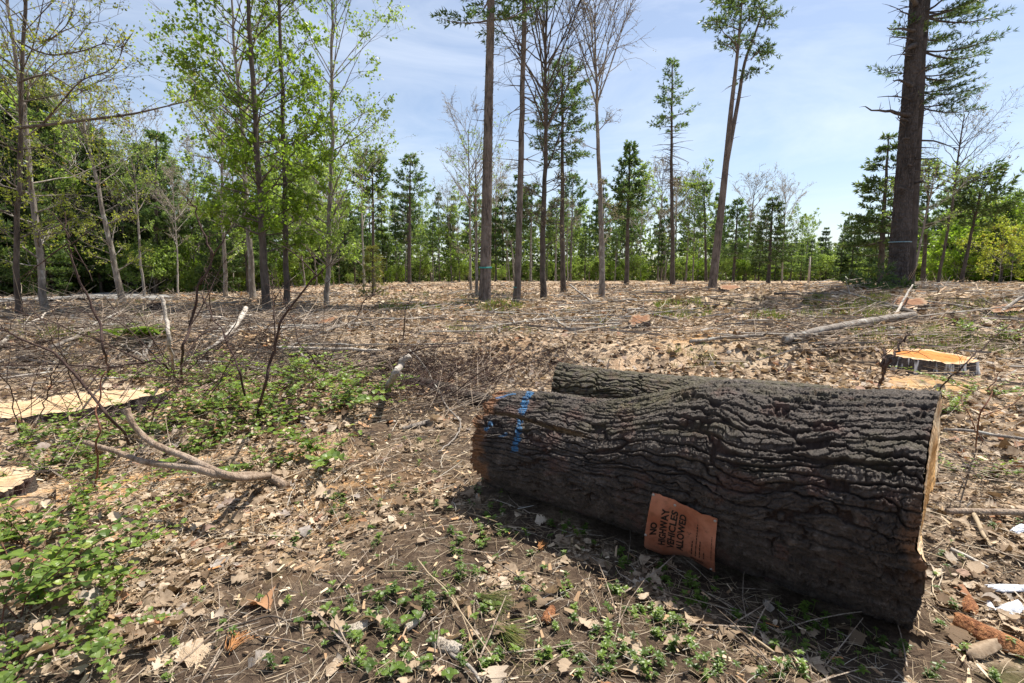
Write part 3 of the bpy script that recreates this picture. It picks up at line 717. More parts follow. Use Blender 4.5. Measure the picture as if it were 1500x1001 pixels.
def pine(h, r0, cb, bl, seed, lean=(0, 0), r1=.03, nw=14, tuft=.2, tw=.022, kb=6, stubs=26, stublen=.5, shape='cone', elev=(-5, 40), curve=.25,
         dens=1., sides=10, flare=.35, gap=.0, azb=None, fine=None, stubz=(.15, 1.), per=(3, 5), ) :
    rng = np.random.default_rng(seed)
    wood = MB(); fol = MB()
    if fine: P, r, t = trunk(wood, h, r0, r1, lean, rng, fine[0], fine[1], .012, flare, fine[2], fine=True)
    else: P, r, t = trunk(wood, h, r0, r1, lean, rng, sides=sides, flare=flare)
    zf = np.linspace(cb, .985, nw) + rng.normal(0, .3 * (1 - cb) / nw, nw)
    TP = []; TD = []; TL = []; bp = []; br = []; tp = []
    for z in zf:
        z = min(max(z, .05), .99); k = (z - cb) / (1 - cb)
        if shape == 'cone': pr_ = (1 - .92 * max(k, 0)) * (.75 + .25 * min(1, k * 6))
        elif shape == 'round': pr_ = math.sqrt(max(0.02, 1 - (2 * k - .85) ** 2 / 1.4))
        else: pr_ = .55 + .45 * math.sin(PI * min(1, max(0, k * .9 + .1)))
        nb = rng.integers(per[0], per[1] + 1)
        a0 = rng.uniform(0, 2 * PI)
        for i in range(nb):
            if rng.random() < gap: continue
            az = a0 + i * 2 * PI / nb + rng.normal(0, .3)
            if azb is not None and rng.random() < azb[1]: az = azb[0] + rng.normal(0, .6)
            L = bl * pr_ * rng.uniform(.55, 1.15)
            el = math.radians(elev[0] + (elev[1] - elev[0]) * max(0, k) + rng.normal(0, 7))
            b0 = at_t(P, t, z)
            s = np.linspace(0, 1, 6)
            d = np.array([math.cos(az), math.sin(az), 0]); sd = np.array([-math.sin(az), math.cos(az), 0])
            pts = b0 + L * (s[:, None] * d * math.cos(el) + np.array([0, 0, 1.]) * (s * math.sin(el) + curve * s ** 2 - .12 * s * (1 - s) * 2)[:, None] + sd * (rng.normal(0, .08) * s ** 2)[:, None])
            bp.append(pts); br.append((.010 + .013 * L) * (1 - .85 * s))
            m_ = max(3, int((3 + L * 3.2) * dens))
            for q in np.linspace(.28, 1, m_):
                c = b0 + (np.stack([np.interp(q, s, pts[:, k2]) for k2 in range(3)]) - b0)
                for sg in ((-1, 1) if q < .97 else (0,)):
                    l = (.38 * L * (1.12 - q) + .10) * rng.uniform(.6, 1.2)
                    dd = nrmz(d * (.75 if sg else 1) + sd * sg * .8 + np.array([0, 0, .18 + rng.normal(0, .12)]))
                    nt2 = max(1, int(l / (tuft * .75)))
                    for e in range(1, nt2 + 1):
                        TP.append(c + dd * l * e / nt2); TD.append(dd); TL.append(tuft)
                    tp.append(np.stack([c, c + dd * l * .5, c + dd * l]))
    for i in range(stubs):
        z = rng.uniform(stubz[0], stubz[1]) * cb
        az = rng.uniform(0, 2 * PI); L = stublen * rng.uniform(.15, 1) ** 1.3
        b0 = at_t(P, t, z); rr_ = np.interp(z, t, r)
        d = np.array([math.cos(az), math.sin(az), rng.normal(.0, .22)])
        s = np.linspace(0, 1, 4)
        bp6 = b0 + d * rr_ * .8 + (s * L)[:, None] * d + np.array([0, 0, 1]) * (s ** 2 * L * rng.normal(-.08, .15))[:, None]
        tubes(wood, bp6, (.008 + .02 * min(L, 1.2) * (r0 / .25)) * (1 - .7 * s), 5)
    if bp: tubes(wood, np.array(bp), np.array(br), 5)
    if tp: tubes(wood, np.array(tp), np.full((len(tp), 3), .006) * [1, .8, .4], 3)
    TP = np.array(TP); TD = np.array(TD); N = len(TP)
    TP = np.repeat(TP, kb, 0); TD = np.repeat(TD, kb, 0)
    D = nrmz(TD + rng.normal(0, .55, TD.shape) + [0, 0, .18])
    sdir = nrmz(np.cross(D, rdirs(len(D), rng)))
    lum = np.clip(np.repeat(rng.normal(.5, .22, N), kb) + rng.normal(0, .1, N * kb), 0, 1)
    blades(fol, TP, D, sdir, tuft * rng.uniform(.7, 1.3, len(D)), tw * rng.uniform(.7, 1.3, len(D)), lum)
    return wood, fol

def decid(h, r0, first, spread, seed, lean=(0, 0), nprim=22, elev=(50, 65), leafn=6, leaf=.08, r1=.02, sub=(4, 7), ter=(3, 5), flare=.3, sides=9,
          shape='oval', droop=.3, low=0, fork=None, lr=.6, twr=1.):
    rng = np.random.default_rng(seed)
    wood = MB(); fol = MB()
    P, r, t = trunk(wood, h, r0, r1, lean, rng, wob=.035, sides=sides, flare=flare)
    bp = []; br = []; tp = []; trr = []; LPs = []; LD = []
    zs = list(np.sort(first + (1 - first) * rng.random(nprim) ** .85)) + list(rng.uniform(min(.15, first), first, low))
    up = np.array([0, 0, 1.])
    for i, z in enumerate(zs):
        k = max(0, (z - first) / (1 - first)); small = z < first
        pr_ = (math.sin(PI * (.12 + .80 * k)) if shape == 'oval' else (1 - .7 * k)) if not small else .35
        L = spread * pr_ * rng.uniform(.65, 1.15) + .3
        az = i * 2.4 + rng.normal(0, .4); el = math.radians((elev[0] + (elev[1] - elev[0]) * k if not small else 20) + rng.normal(0, 8))
        b0 = at_t(P, t, min(z, .99)); s = np.linspace(0, 1, 7)
        d = np.array([math.cos(az), math.sin(az), 0]); sd = np.array([-math.sin(az), math.cos(az), 0])
        wobx = np.cumsum(rng.normal(0, .035, 7)); wobz = np.cumsum(rng.normal(0, .03, 7))
        pts = b0 + L / math.cos(min(el, 1.1)) * ((s * math.cos(el))[:, None] * d + (s * math.sin(el) + .10 * s ** 2 + wobz * s)[:, None] * up + (wobx * s)[:, None] * sd)
        Ll = np.linalg.norm(pts[-1] - pts[0])
        rb = min(np.interp(z, t, r) * lr, .008 + .013 * Ll)
        bp.append(pts); br.append(rb * (1 - .85 * s))
        for j in range(rng.integers(sub[0], sub[1] + 1)):
            q = rng.uniform(.25, 1.); c = np.stack([np.interp(q, s, pts[:, k2]) for k2 in range(3)])
            td = nrmz(pts[-1] - pts[0]); d2 = nrmz(td + rdirs(1, rng)[0] * .85 + up * .15); l2 = Ll * (.42 * (1.15 - q) + .10) * rng.uniform(.6, 1.3)
            e = np.linspace(0, 1, 5); p2 = c + (e * l2)[:, None] * d2 + np.cumsum(rng.normal(0, .05 * l2, (5, 3)), 0) * e[:, None]
            tp.append(p2); trr.append(max(.006, rb * .42 * (1 - .6 * q)) * twr * (1 - .75 * e))
            for m_ in range(rng.integers(ter[0], ter[1] + 1)):
                q3 = rng.uniform(.2, 1.); c3 = np.stack([np.interp(q3, e, p2[:, k2]) for k2 in range(3)])
                d3 = nrmz(d2 + rdirs(1, rng)[0] * .9); l3 = l2 * .45 * rng.uniform(.5, 1.2) + .06
                p3 = c3 + (e * l3)[:, None] * d3 + np.cumsum(rng.normal(0, .05 * l3, (5, 3)), 0) * e[:, None]
                tp.append(p3); trr.append(np.full(5, .0045) * twr * (1 - .6 * e))
                for x in rng.uniform(.25, 1, leafn): 
                    LPs.append(np.stack([np.interp(x, e, p3[:, k2]) for k2 in range(3)])); LD.append(d3)
    tubes(wood, np.array(bp), np.array(br), 6)
    tubes(wood, np.array(tp), np.array(trr), 3)
    if len(LPs):
        LPs = np.array(LPs); LD = np.array(LD); N = len(LPs)
        D = nrmz(LD * .5 + rdirs(N, rng) * .9 + [0, 0, -droop]); s_ = nrmz(np.cross(D, rdirs(N, rng)))
        cl = fbm(LPs[:, 0] * 1.2, LPs[:, 2] * 1.2 + LPs[:, 1], seed, 2)
        lsz = leaf * rng.uniform(.6, 1.25, N)
        blades(fol, LPs + rng.normal(0, leaf * .4, (N, 3)), D, s_, lsz, lsz * .36, np.clip(cl + rng.normal(0, .16, N), 0, 1))
    return wood, fol

NSEED = [100]
def put_tree(kind, label, px, py, Y, wf, wm='bark_pine', fm='needle', group=None):
    c = np.array([xat(px, py, Y), Y, 0.]); c[2] = H1(c[0], c[1])
    root = empty(kind, c, label, 'tree', group)
    w, f = wf
    w.build('trunk', M[wm], root, origin=(0, 0, 0))
    if f.n: f.build('crown', M[fm], root, origin=(0, 0, 0), smooth=False)
    return root
def dims(px, py, Y, tx, ty, over=0):
    """height and lean from the base pixel and a second pixel on the stem; over: metres beyond it"""
    x0 = xat(px, py, Y); z0 = H1(x0, Y); x1 = xat(tx, ty, Y); z1 = zat(ty, Y)
    h = z1 - z0; k = (h + over) / h
    return h + over, ((x1 - x0) * k, 0.)
def frac(py, Y, px, pyb, h):
    x0 = xat(px, pyb, Y); return (zat(py, Y) - H1(x0, Y)) / h
m, nt = new_mat('marking_ribbon'); NT(nt).out((.05, .32, .30), .5); M['ribbon'] = m
m, nt = new_mat('rope'); NT(nt).out((.16, .26, .32), .6); M['rope'] = m
def band(root, z, rad, lean, hh_, wid, mat='ribbon', name='ribbon'):
    a = np.linspace(0, 2 * PI, 25)
    mb = MB(); c = np.array([lean[0] * z / hh_, lean[1] * z / hh_, z])
    for k in range(2 if name == 'ribbon' else 3):
        zz = c[2] + np.sin(a * 1) * wid * .3 + k * wid * .6
        tubes(mb, np.stack([c[0] + rad * np.cos(a), c[1] + rad * np.sin(a), zz], -1), np.full(25, wid * .4), 5)
    mb.build(name, M[mat], root, origin=(0, 0, 0))

# --- mid-distance pines and hardwoods, one by one
h, ln = dims(710, 450, 18, 719, 0, 4.5); cbv = frac(18, 18, 710, 450, h)
T1 = put_tree('pine_tree', 'thick bare pine trunk with turquoise ribbon in the middle of the clearing', 710, 450, 18,
     pine(h, .20, cbv, 2.6, 1, ln, .07, 8, .2, .02, 7, 34, .5, 'round', (-12, 30), .1, stubz=(.45, 1.), sides=14, fine=(420, 40, .02), flare=.25), 'bark_pine', 'needle')
band(T1, 1.33, .215, ln, h, .035)
h, ln = dims(757, 445, 19.5, 766, 0, 5); cbv = frac(14, 19.5, 757, 445, h)
T2 = put_tree('pine_tree', 'slender bare pine pole with many short stubs beside the thick ribboned pine', 757, 445, 19.5,
     pine(h, .135, cbv, 1.7, 2, ln, .05, 10, .2, .02, 7, 110, 1.0, 'round', (-10, 35), .1, stubz=(.45, 1.)), 'bark_pine', 'needle')
band(T2, .62, .145, ln, h, .03)
h, ln = dims(796, 440, 21, 802, -25)
put_tree('hardwood_tree', 'tall leafless tree with upright twiggy branches next to two pine poles', 796, 440, 21,
     decid(h, .13, .40, 2.3, 3, ln, 30, (48, 68), 2, .05, sub=(6, 9), ter=(4, 6), low=14, twr=1.7), 'bark_dark', 'bud_red')
h, ln = dims(825, 430, 27, 824, 95)
put_tree('pine_tree', 'pine with ragged rounded crown standing among leafless trees', 825, 430, 27,
     pine(h, .15, .60, 1.6, 4, ln, .03, 15, .22, .022, 7, 60, 1.0, 'round', (-15, 50), .15, stubz=(.5, 1.)), 'bark_dark', 'needle')
h, ln = dims(882, 440, 22, 872, 18)
put_tree('hardwood_tree', 'leafless pale barked tree with fan shaped crown and one low drooping fork', 882, 440, 22,
     decid(h, .135, .60, 2.0, 5, ln, 26, (52, 72), 2, .05, sub=(6, 9), ter=(4, 6), low=7, twr=1.7), 'bark_grey', 'bud_red')
h, ln = dims(918, 418, 38, 923, 213)
put_tree('pine_tree', 'medium green pine with layered plate like branches near the woods edge', 918, 418, 38,
     pine(h, .17, .50, 2.1, 6, ln, .03, 14, .28, .04, 8, 24, .8, 'cone', (-5, 40), .25, gap=.12), 'bark_dark', 'needle')
h, ln = dims(985, 420, 34, 985, 88)
put_tree('pine_tree', 'tall narrow pine with small pointed crown and whiskery bare stem', 985, 420, 34,
     pine(h, .15, .72, 1.75, 7, ln, .03, 12, .24, .026, 7, 110, 1.3, 'cone', (-8, 40), .2, stubz=(.62, 1.), gap=.22, dens=.85), 'bark_dark', 'needle')
# forked pine
h, ln = dims(1042, 425, 21, 1090, -15)
rng = np.random.default_rng(8)
w, f = MB(), MB()
xb = xat(1042, 425, 21); zb = H1(xb, 21.)
def rel(px, py, Y=21., x0=xb, z0=zb): return np.array([xat(px, py, Y) - x0, 0, zat(py, Y) - z0])
st = strips(np.array([rel(1042, 432), rel(1047, 390), rel(1056, 310), rel(1064, 235), rel(1071, 160), rel(1080, 80), rel(1088, -12)]), 40)
tubes(w, st, np.interp(np.linspace(0, 1, 40), [0, .05, .5, 1], [.21, .175, .115, .03]), 12)
st2 = strips(np.array([rel(1064, 240), rel(1074, 195) + [0, .1, 0], rel(1087, 140) + [0, .3, 0], rel(1098, 85) + [0, .4, 0], rel(1117, 35) + [0, .5, 0], rel(1128, 5) + [0, .5, 0]]), 26)
tubes(w, st2, np.linspace(.10, .025, 26), 10)
def tuft_cloud(f, w, pts, rad, n, tuft, tw, kb, rng, flat=.5):
    for c in pts:
        nn2 = n
        o = rng.normal(0, 1, (nn2, 3)) * [rad, rad, rad * flat]
        P_ = c + o; D0 = nrmz(o + [0, 0, .3 * rad])
        P_ = np.repeat(P_, kb, 0); D = nrmz(np.repeat(D0, kb, 0) + rng.normal(0, .6, (len(P_), 3)))
        blades(f, P_, D, nrmz(np.cross(D, rdirs(len(D), rng))), tuft * rng.uniform(.6, 1.3, len(D)), tw, np.clip(np.repeat(rng.normal(.45, .2, nn2), kb), 0, 1))
        for k in range(0, nn2, 3):
            tubes(w, np.array([c, c + o[k] * .6, c + o[k]]), [.012, .008, .005], 3)
def limb(w, a, b, r0, rng, n=8, sag=.1):
    s = np.linspace(0, 1, n)[:, None]; L = np.linalg.norm(b - a)
    p = a + (b - a) * s + np.cumsum(rng.normal(0, .03 * L, (n, 3)), 0) * s + np.array([0, 0, sag * L]) * s * (1 - s)
    tubes(w, p, r0 * (1 - .8 * s[:, 0]), 5); return p
for k, (px, py, ax_, ay_, dy) in enumerate([(1040, 42, 1082, 70, -.4), (1052, 20, 1084, 45, .5), (1066, 55, 1081, 80, .3), (1075, 8, 1087, 10, 0), (1095, 30, 1084, 50, -.3), (1100, -5, 1088, 5, 0), (1060, -5, 1088, -5, .4), (1085, -15, 1088, -10, .2),
        (1118, 68, 1100, 88, .2), (1136, 62, 1105, 80, .7), (1108, 40, 1106, 65, .9), (1128, 12, 1122, 20, .6), (1140, 18, 1120, 30, .2), (1112, 8, 1120, 25, .1), (1062, 40, 1080, 78, -.6), (1102, 100, 1094, 115, .4)]):
    a_, b_2 = rel(ax_, ay_), rel(px, py) + [0, dy, 0]
    p = limb(w, a_, b_2, .03, rng)
    tuft_cloud(f, w, [p[-1], p[-2], p[5], p[-1] + rng.normal(0, .25, 3), p[-2] + rng.normal(0, .25, 3)], .17, 9, .17, .017, 8, rng)
for k in range(40):
    q = rng.integers(10, 30); s_ = st if rng.random() < .6 else st2; q = min(q, len(s_) - 3)
    az = rng.uniform(0, 2 * PI); L = rng.uniform(.08, .5)
    limb(w, s_[q], s_[q] + L * np.array([math.cos(az), math.sin(az), rng.normal(0.1, .3)]), .015, rng, 4)
put_tree('pine_tree', 'leaning forked pine with two stems and dark tufted tops', 1042, 425, 21, (w, f), 'bark_pine', 'needle_dark')

# the giant pine and its companion
h, ln = dims(1313, 427, 17.5, 1344, 0, 5)
T9 = put_tree('pine_tree', 'giant rough pine trunk with pale rope round its base and broken limbs', 1313, 427, 17.5,
     pine(h, .285, .90, 2.5, 21, ln, .14, 5, .2, .02, 7, 46, .9, 'round', flare=.3, stubz=(.22, 1.), fine=(620, 110, .045)), 'bark_giant', 'needle')
rng = np.random.default_rng(22); xg = xat(1313, 427, 17.5); zg = H1(xg, 17.5)
for (x0, y0, x1, y1, rr_) in [(1330, 172, 1271, 158, .075), (1332, 130, 1291, 116, .06), (1334, 70, 1318, 74, .09), (1334, 48, 1290, 50, .05), (1334, 62, 1300, 60, .03), (1326, 180, 1305, 176, .04), (1345, 208, 1410, 212, .03), (1330, 85, 1303, 82, .02),
        (1336, 10, 1320, -4, .08), (1330, 245, 1322, 240, .05), (1338, 110, 1360, 100, .05), (1322, 280, 1310, 275, .06), (1335, 270, 1352, 266, .05), (1327, 205, 1316, 206, .05), (1334, 30, 1300, 16, .03), (1332, 150, 1306, 140, .025)]:
    a_ = np.array([xat(x0, y0, 17.5) - xg, -.15, zat(y0, 17.5) - zg]); b_2 = np.array([xat(x1, y1, 17.2) - xg, -.5, zat(y1, 17.2) - zg])
    w = MB(); p = limb(w, a_, b_2, rr_ * 1.1, rng, 9, .08)
    for k in range(5):
        q = rng.integers(3, 9); limb(w, p[q], p[q] + rng.normal(0, .22, 3), .012, rng, 4)
    w.build('branch', M['bark_giant'], T9, origin=(0, 0, 0))
band(T9, 1.62, .318, ln, h, .018, 'rope', 'rope')
h, ln = dims(1329, 421, 18.6, 1358, 0, 4)
put_tree('pine_tree', 'second pine pressed behind the giant trunk, with long feathery green branches', 1329, 421, 18.6,
     pine(h, .17, .46, 2.4, 23, ln, .10, 17, .17, .013, 9, 20, .8, 'round', (-4, 25), .08, azb=(0., .8), per=(2, 3), dens=1.0), 'bark_giant', 'needle')

def mk(kind, label, px, py, Y, tx, ty, style, seed, over=0, **kw):
    h, ln = dims(px, py, Y, tx, ty, over)
    if style == 'pine':
        fm = kw.pop('fm', 'needle'); wm = kw.pop('wm', 'bark_dark'); r0 = kw.pop('r0', .12); cb = kw.pop('cb', .5); bl = kw.pop('bl', 1.8)
        return put_tree(kind, label, px, py, Y, pine(h, r0, cb, bl, seed, ln, **kw), wm, fm)
    fm = kw.pop('fm', 'leaf_pale'); wm = kw.pop('wm', 'bark_grey'); r0 = kw.pop('r0', .09); first = kw.pop('first', .4); sp = kw.pop('sp', 1.5)
    return put_tree(kind, label, px, py, Y, decid(h, r0, first, sp, seed, ln, **kw), wm, fm)
far = dict(tuft=.30, tw=.032, kb=7)
mk('hemlock_tree', 'lone dark evergreen with drooping tiers beside a bare pale sapling', 1125, 416, 42, 1132, 290, 'pine', 31, r0=.15, cb=.28, bl=2.3, elev=(-15, 35), nw=13, stubs=10, fm='needle_dark', curve=.1, **far)
mk('hardwood_tree', 'bare pale sapling with wispy twigs next to the lone dark evergreen', 1145, 417, 42, 1151, 285, 'decid', 32, r0=.07, first=.40, sp=1.0, elev=(45, 65), wm='bark_birch', nprim=20, leafn=2, leaf=.06, twr=2.2, fm='bud_red')
s = empty('dead_snag', (xat(1184, 415, 46), 46, H1(xat(1184, 415, 46), 46)), 'short white dead snag standing before the dark woods', 'snag')
mb = MB(); tubes(mb, np.array([[0, 0, -.2], [.02, 0, 1], [.0, 0, 2.3]]), [.10, .09, .06], 8, cap=True); mb.build('trunk', M['bark_birch'], s, origin=(0, 0, 0))
mk('pine_tree', 'small pine with loose tiers right behind the forked pine', 1074, 413, 45, 1081, 293, 'pine', 33, r0=.12, cb=.30, bl=1.9, nw=13, gap=.15, **far)
mk('pine_tree', 'thin pine with short tiered crown left of the forked pine stem', 1034, 412, 47, 1031, 270, 'pine', 34, r0=.13, cb=.45, bl=1.7, nw=11, gap=.1, **far)
mk('hardwood_tree', 'thin bare leaning hardwood with airy twigs close to the giant pine', 1373, 420, 25, 1413, 168, 'decid', 35, r0=.07, first=.36, sp=1.7, nprim=26, elev=(15, 50), leafn=2, leaf=.06, twr=1.2, wm='bark_dark', fm='bud_red')
mk('hardwood_tree', 'leaning young tree with thin grey stem directly beside the giant pine', 1334, 420, 24, 1368, 262, 'decid', 36, r0=.06, first=.4, sp=1.4, nprim=16, elev=(20, 50), leafn=4, leaf=.07, twr=1.3, fm='leaf_pale')
mk('pine_tree', 'leaning dark pine with spiky crown near the picture edge', 1407, 419, 28, 1441, 262, 'pine', 37, r0=.10, cb=.58, bl=1.5, nw=9, tuft=.3, tw=.035, kb=8, stubs=30, stublen=1.0, fm='needle_dark', shape='round', elev=(0, 55))
mk('hemlock_tree', 'tall dark hemlock with long flat tiers behind the giant pine', 1290, 416, 30, 1302, 200, 'pine', 38, r0=.18, cb=.22, bl=2.6, nw=18, elev=(-12, 25), tuft=.28, tw=.035, kb=8, stubs=6, fm='needle_dark', curve=.1, gap=.15)
mk('hemlock_tree', 'green hemlock with sparse tiers on the far side of the giant pine', 1352, 416, 34, 1362, 235, 'pine', 39, r0=.14, cb=.42, bl=2.4, nw=14, elev=(-8, 25), tuft=.28, tw=.035, kb=7, stubs=16, fm='needle', curve=.12, gap=.2)
mk('pine_tree', 'lone pine with small tiered crown rising above the far woods', 600, 419, 40, 601, 229, 'pine', 40, r0=.14, cb=.68, bl=1.9, nw=9, stubs=30, gap=.1, **far)
mk('pine_tree', 'narrow pine with small tufted crown close to pale leafy trees', 548, 431, 33, 545, 226, 'pine', 41, r0=.12, cb=.70, bl=1.2, nw=9, stubs=24, tuft=.28, tw=.04, kb=8, shape='round')
mk('hardwood_tree', 'thin twin of bare trees with wispy tops behind the ribboned pine', 690, 424, 30, 686, 190, 'decid', 42, r0=.075, first=.45, sp=1.7, nprim=22, elev=(35, 65), leafn=2, leaf=.06, twr=1.8, fm='bud_red', low=5)
mk('hardwood_tree', 'slim grey tree with a few green leaves just beside the ribboned pine', 699, 432, 25, 697, 235, 'decid', 43, r0=.08, first=.5, sp=1.2, nprim=18, elev=(25, 60), leafn=3, leaf=.08, twr=1.4, low=6)
mk('hardwood_tree', 'thin birch with pale stem standing in front of low spruces', 533, 436, 26, 530, 230, 'decid', 44, r0=.055, first=.45, sp=1.3, nprim=18, elev=(35, 60), leafn=5, leaf=.09, wm='bark_birch', low=5)
# leafy group
lf = dict(sub=(4, 6), ter=(3, 4))
mk('hardwood_tree', 'tall dark stemmed tree in fresh yellow green leaf, thickest of its clump', 391, 460, 14, 362, 0, 'decid', 51, over=2.5, r0=.105, first=.13, sp=1.55, nprim=66, elev=(12, 55), leafn=9, leaf=.098, lr=.3, wm='bark_dark', fm='leaf_spring', **lf)
mk('hardwood_tree', 'bright green leafy tree with slim dark stem beside the thickest of the clump', 421, 456, 15, 411, 0, 'decid', 52, over=2.5, r0=.085, first=.15, sp=1.35, nprim=58, elev=(12, 55), leafn=9, leaf=.098, lr=.3, wm='bark_dark', fm='leaf_spring', **lf)
mk('hardwood_tree', 'airy pale green leafy tree at the open side of the clump', 478, 450, 18, 487, 0, 'decid', 53, over=1.5, r0=.09, first=.12, sp=2.0, nprim=52, elev=(35, 60), leafn=10, leaf=.095, lr=.38, wm='bark_grey', fm='leaf_pale', low=6, **lf)
mk('hardwood_tree', 'grey stemmed leafy tree behind the dark stemmed clump', 370, 449, 19, 340, 0, 'decid', 54, over=1, r0=.11, first=.3, sp=2.6, nprim=30, elev=(25, 55), leafn=6, leaf=.11, wm='bark_grey', fm='leaf_pale', **lf)
mk('hardwood_tree', 'straight pale trunk rising between road and leafy clump', 331, 438, 24, 322, 150, 'decid', 55, r0=.10, first=.45, sp=2.2, nprim=24, elev=(30, 55), leafn=5, leaf=.12, wm='bark_grey', fm='leaf_pale', low=6)
mk('hardwood_tree', 'thin pale pole in front of the dense evergreens near the road end', 211, 441, 26, 196, 240, 'decid', 56, r0=.065, first=.5, sp=1.0, nprim=16, elev=(40, 65), leafn=4, leaf=.10, wm='bark_grey', twr=.8, fm='leaf_pale')
mk('hardwood_tree', 'pale grey trunk leaning towards the road with bare twigs', 179, 446, 17, 149, 305, 'decid', 57, over=3, r0=.095, first=.40, sp=1.7, nprim=24, elev=(20, 55), leafn=4, lr=.35, leaf=.06, wm='bark_grey', fm='leaf_bud', low=8)
mk('pine_tree', 'tall pine with layered dark crown rising behind the road', 229, 436, 34, 229, 196, 'pine', 58, r0=.17, cb=.40, bl=3.1, nw=13, tuft=.3, tw=.04, kb=8, gap=.1, stubs=10)
mk('hardwood_tree', 'pale blotched trunk with curving twiggy limbs close to the road', 66, 462, 12, 40, 255, 'decid', 59, over=4.2, r0=.075, first=.30, sp=2.1, nprim=34, elev=(15, 50), leafn=4, leaf=.06, lr=.35, wm='bark_grey', fm='leaf_bud', sub=(5, 8), ter=(3, 5), low=8, twr=1.1)
mk('spruce_tree', 'small yellowish spruce at the end of the leafy clump', 546, 431, 25, 546, 362, 'pine', 60, r0=.05, cb=.08, bl=.85, nw=12, elev=(-5, 35), tuft=.2, tw=.018, kb=6, dens=.7, stubs=2, fm='needle_yel')
# brown tree at the left edge with the long reaching limb
h, ln = dims(29, 470, 11, 33, 170, 4)
w, f = decid(h, .055, .28, 2.0, 62, ln, 34, (20, 55), 4, .06, lr=.35, sub=(5, 7), ter=(3, 5), low=6)
x0 = xat(29, 470, 11); z0 = H1(x0, 11.); rng = np.random.default_rng(63)
def rl(px, py, Y): return np.array([xat(px, py, Y) - x0, Y - 11., zat(py, Y) - z0])
for pts, r_ in (([(20, 188, 11), (60, 184, 10.5), (110, 178, 10), (160, 172, 9.6), (200, 166, 9.3), (235, 158, 9.1), (285, 146, 9)], .035), ([(60, 184, 10.5), (90, 150, 10), (120, 118, 9.7), (165, 100, 9.4), (185, 60, 9.2)], .02),
        ([(24, 60, 11), (70, 80, 10.4), (120, 75, 10), (150, 65, 9.8), (178, 70, 9.6)], .02), ([(28, 120, 11), (70, 110, 10.6), (110, 130, 10.2), (150, 135, 10)], .02), ([(30, 20, 11), (60, 60, 10.6), (95, 40, 10.2), (110, 10, 10)], .018)):
    p = strips(np.array([rl(*q) for q in pts]), 24); tubes(w, p, r_ * (1 - .8 * np.linspace(0, 1, 24)), 6)
    for k in range(34):
        q = rng.integers(6, 24); d = nrmz(p[min(q + 1, 23)] - p[max(q - 1, 0)]); L = rng.uniform(.1, .5)
        e = limb(w, p[q], p[q] + L * nrmz(d * .8 + rng.normal(0, .7, 3) + [0, 0, .2]), .007, rng, 5)
        n_ = 7; P_ = e[rng.integers(2, 5, n_)] + rng.normal(0, .03, (n_, 3)); D = nrmz(rdirs(n_, rng) + [0, 0, -.3])
        if rng.random() < .75: blades(f, P_, D, nrmz(np.cross(D, rdirs(n_, rng))), rng.uniform(.035, .075, n_), .017, rng.random(n_))
put_tree('hardwood_tree', 'brown barked tree at the picture edge with one long reaching limb', 29, 470, 11, (w, f), 'bark_dark', 'leaf_bud')

# --- the woods around the clearing: copies of a few grown trees
protos = {}
def proto(key, kind, wf, wm, fm, h):
    w, f = wf; protos[key] = (kind, w.mesh('trunk', M[wm]), f.mesh('crown', M[fm], smooth=False) if f.n else None, h)
fw_ = dict(tuft=.36, tw=.045, kb=7, sides=7)
proto('pine_a', 'pine_tree', pine(12, .16, .42, 2.0, 201, (.2, 0), nw=14, stubs=14, gap=.1, **fw_), 'bark_dark', 'needle', 12)
proto('pine_b', 'pine_tree', pine(13, .15, .58, 1.7, 202, (-.3, 0), nw=11, stubs=20, gap=.1, shape='round', **fw_), 'bark_grey', 'needle', 13)
proto('pine_c', 'pine_tree', pine(11, .15, .22, 2.3, 203, (0, 0), nw=16, stubs=4, **fw_), 'bark_dark', 'needle', 11)
proto('hem_a', 'hemlock_tree', pine(11, .16, .08, 2.4, 204, (0, 0), nw=20, stubs=0, elev=(-12, 30), curve=.1, **fw_), 'bark_dark', 'needle_dark', 11)
proto('hem_b', 'hemlock_tree', pine(12, .17, .15, 2.7, 205, (.2, 0), nw=18, stubs=0, elev=(-10, 30), curve=.1, gap=.1, **fw_), 'bark_dark', 'needle_dark', 12)
proto('spire', 'pine_tree', pine(11, .13, .25, 1.25, 213, (.1, 0), nw=17, stubs=8, gap=.12, elev=(-8, 40), **fw_), 'bark_dark', 'needle', 11)
proto('spire_b', 'pine_tree', pine(12, .12, .48, 1.35, 214, (-.2, 0), nw=13, stubs=16, gap=.15, elev=(-8, 40), **fw_), 'bark_grey', 'needle', 12)
proto('dec_a', 'hardwood_tree', decid(10, .09, .25, 2.2, 206, (.3, 0), 30, (25, 60), 7, .22, sub=(4, 6), ter=(3, 4), twr=1.6), 'bark_grey', 'leaf_pale', 10)
proto('dec_b', 'hardwood_tree', decid(10, .10, .3, 2.6, 207, (-.3, 0), 28, (20, 55), 7, .24, sub=(4, 6), ter=(3, 4), twr=1.6), 'bark_grey', 'leaf_spring', 10)
proto('bare_a', 'hardwood_tree', decid(11, .08, .4, 1.8, 208, (.3, 0), 24, (40, 65), 2, .10, sub=(5, 7), ter=(3, 5), twr=2.6), 'bark_birch', 'bud_red', 11)
proto('bare_b', 'hardwood_tree', decid(10, .09, .5, 1.5, 209, (-.4, 0), 18, (40, 65), 2, .10, sub=(5, 7), ter=(3, 5), twr=2.6), 'bark_grey', 'bud_red', 10)
proto('bush', 'bush', decid(2.4, .02, .05, 1.3, 210, (0, 0), 30, (20, 60), 9, .16, sub=(4, 6), ter=(3, 4), flare=0, sides=5), 'bark_grey', 'leaf_pale', 2.4)
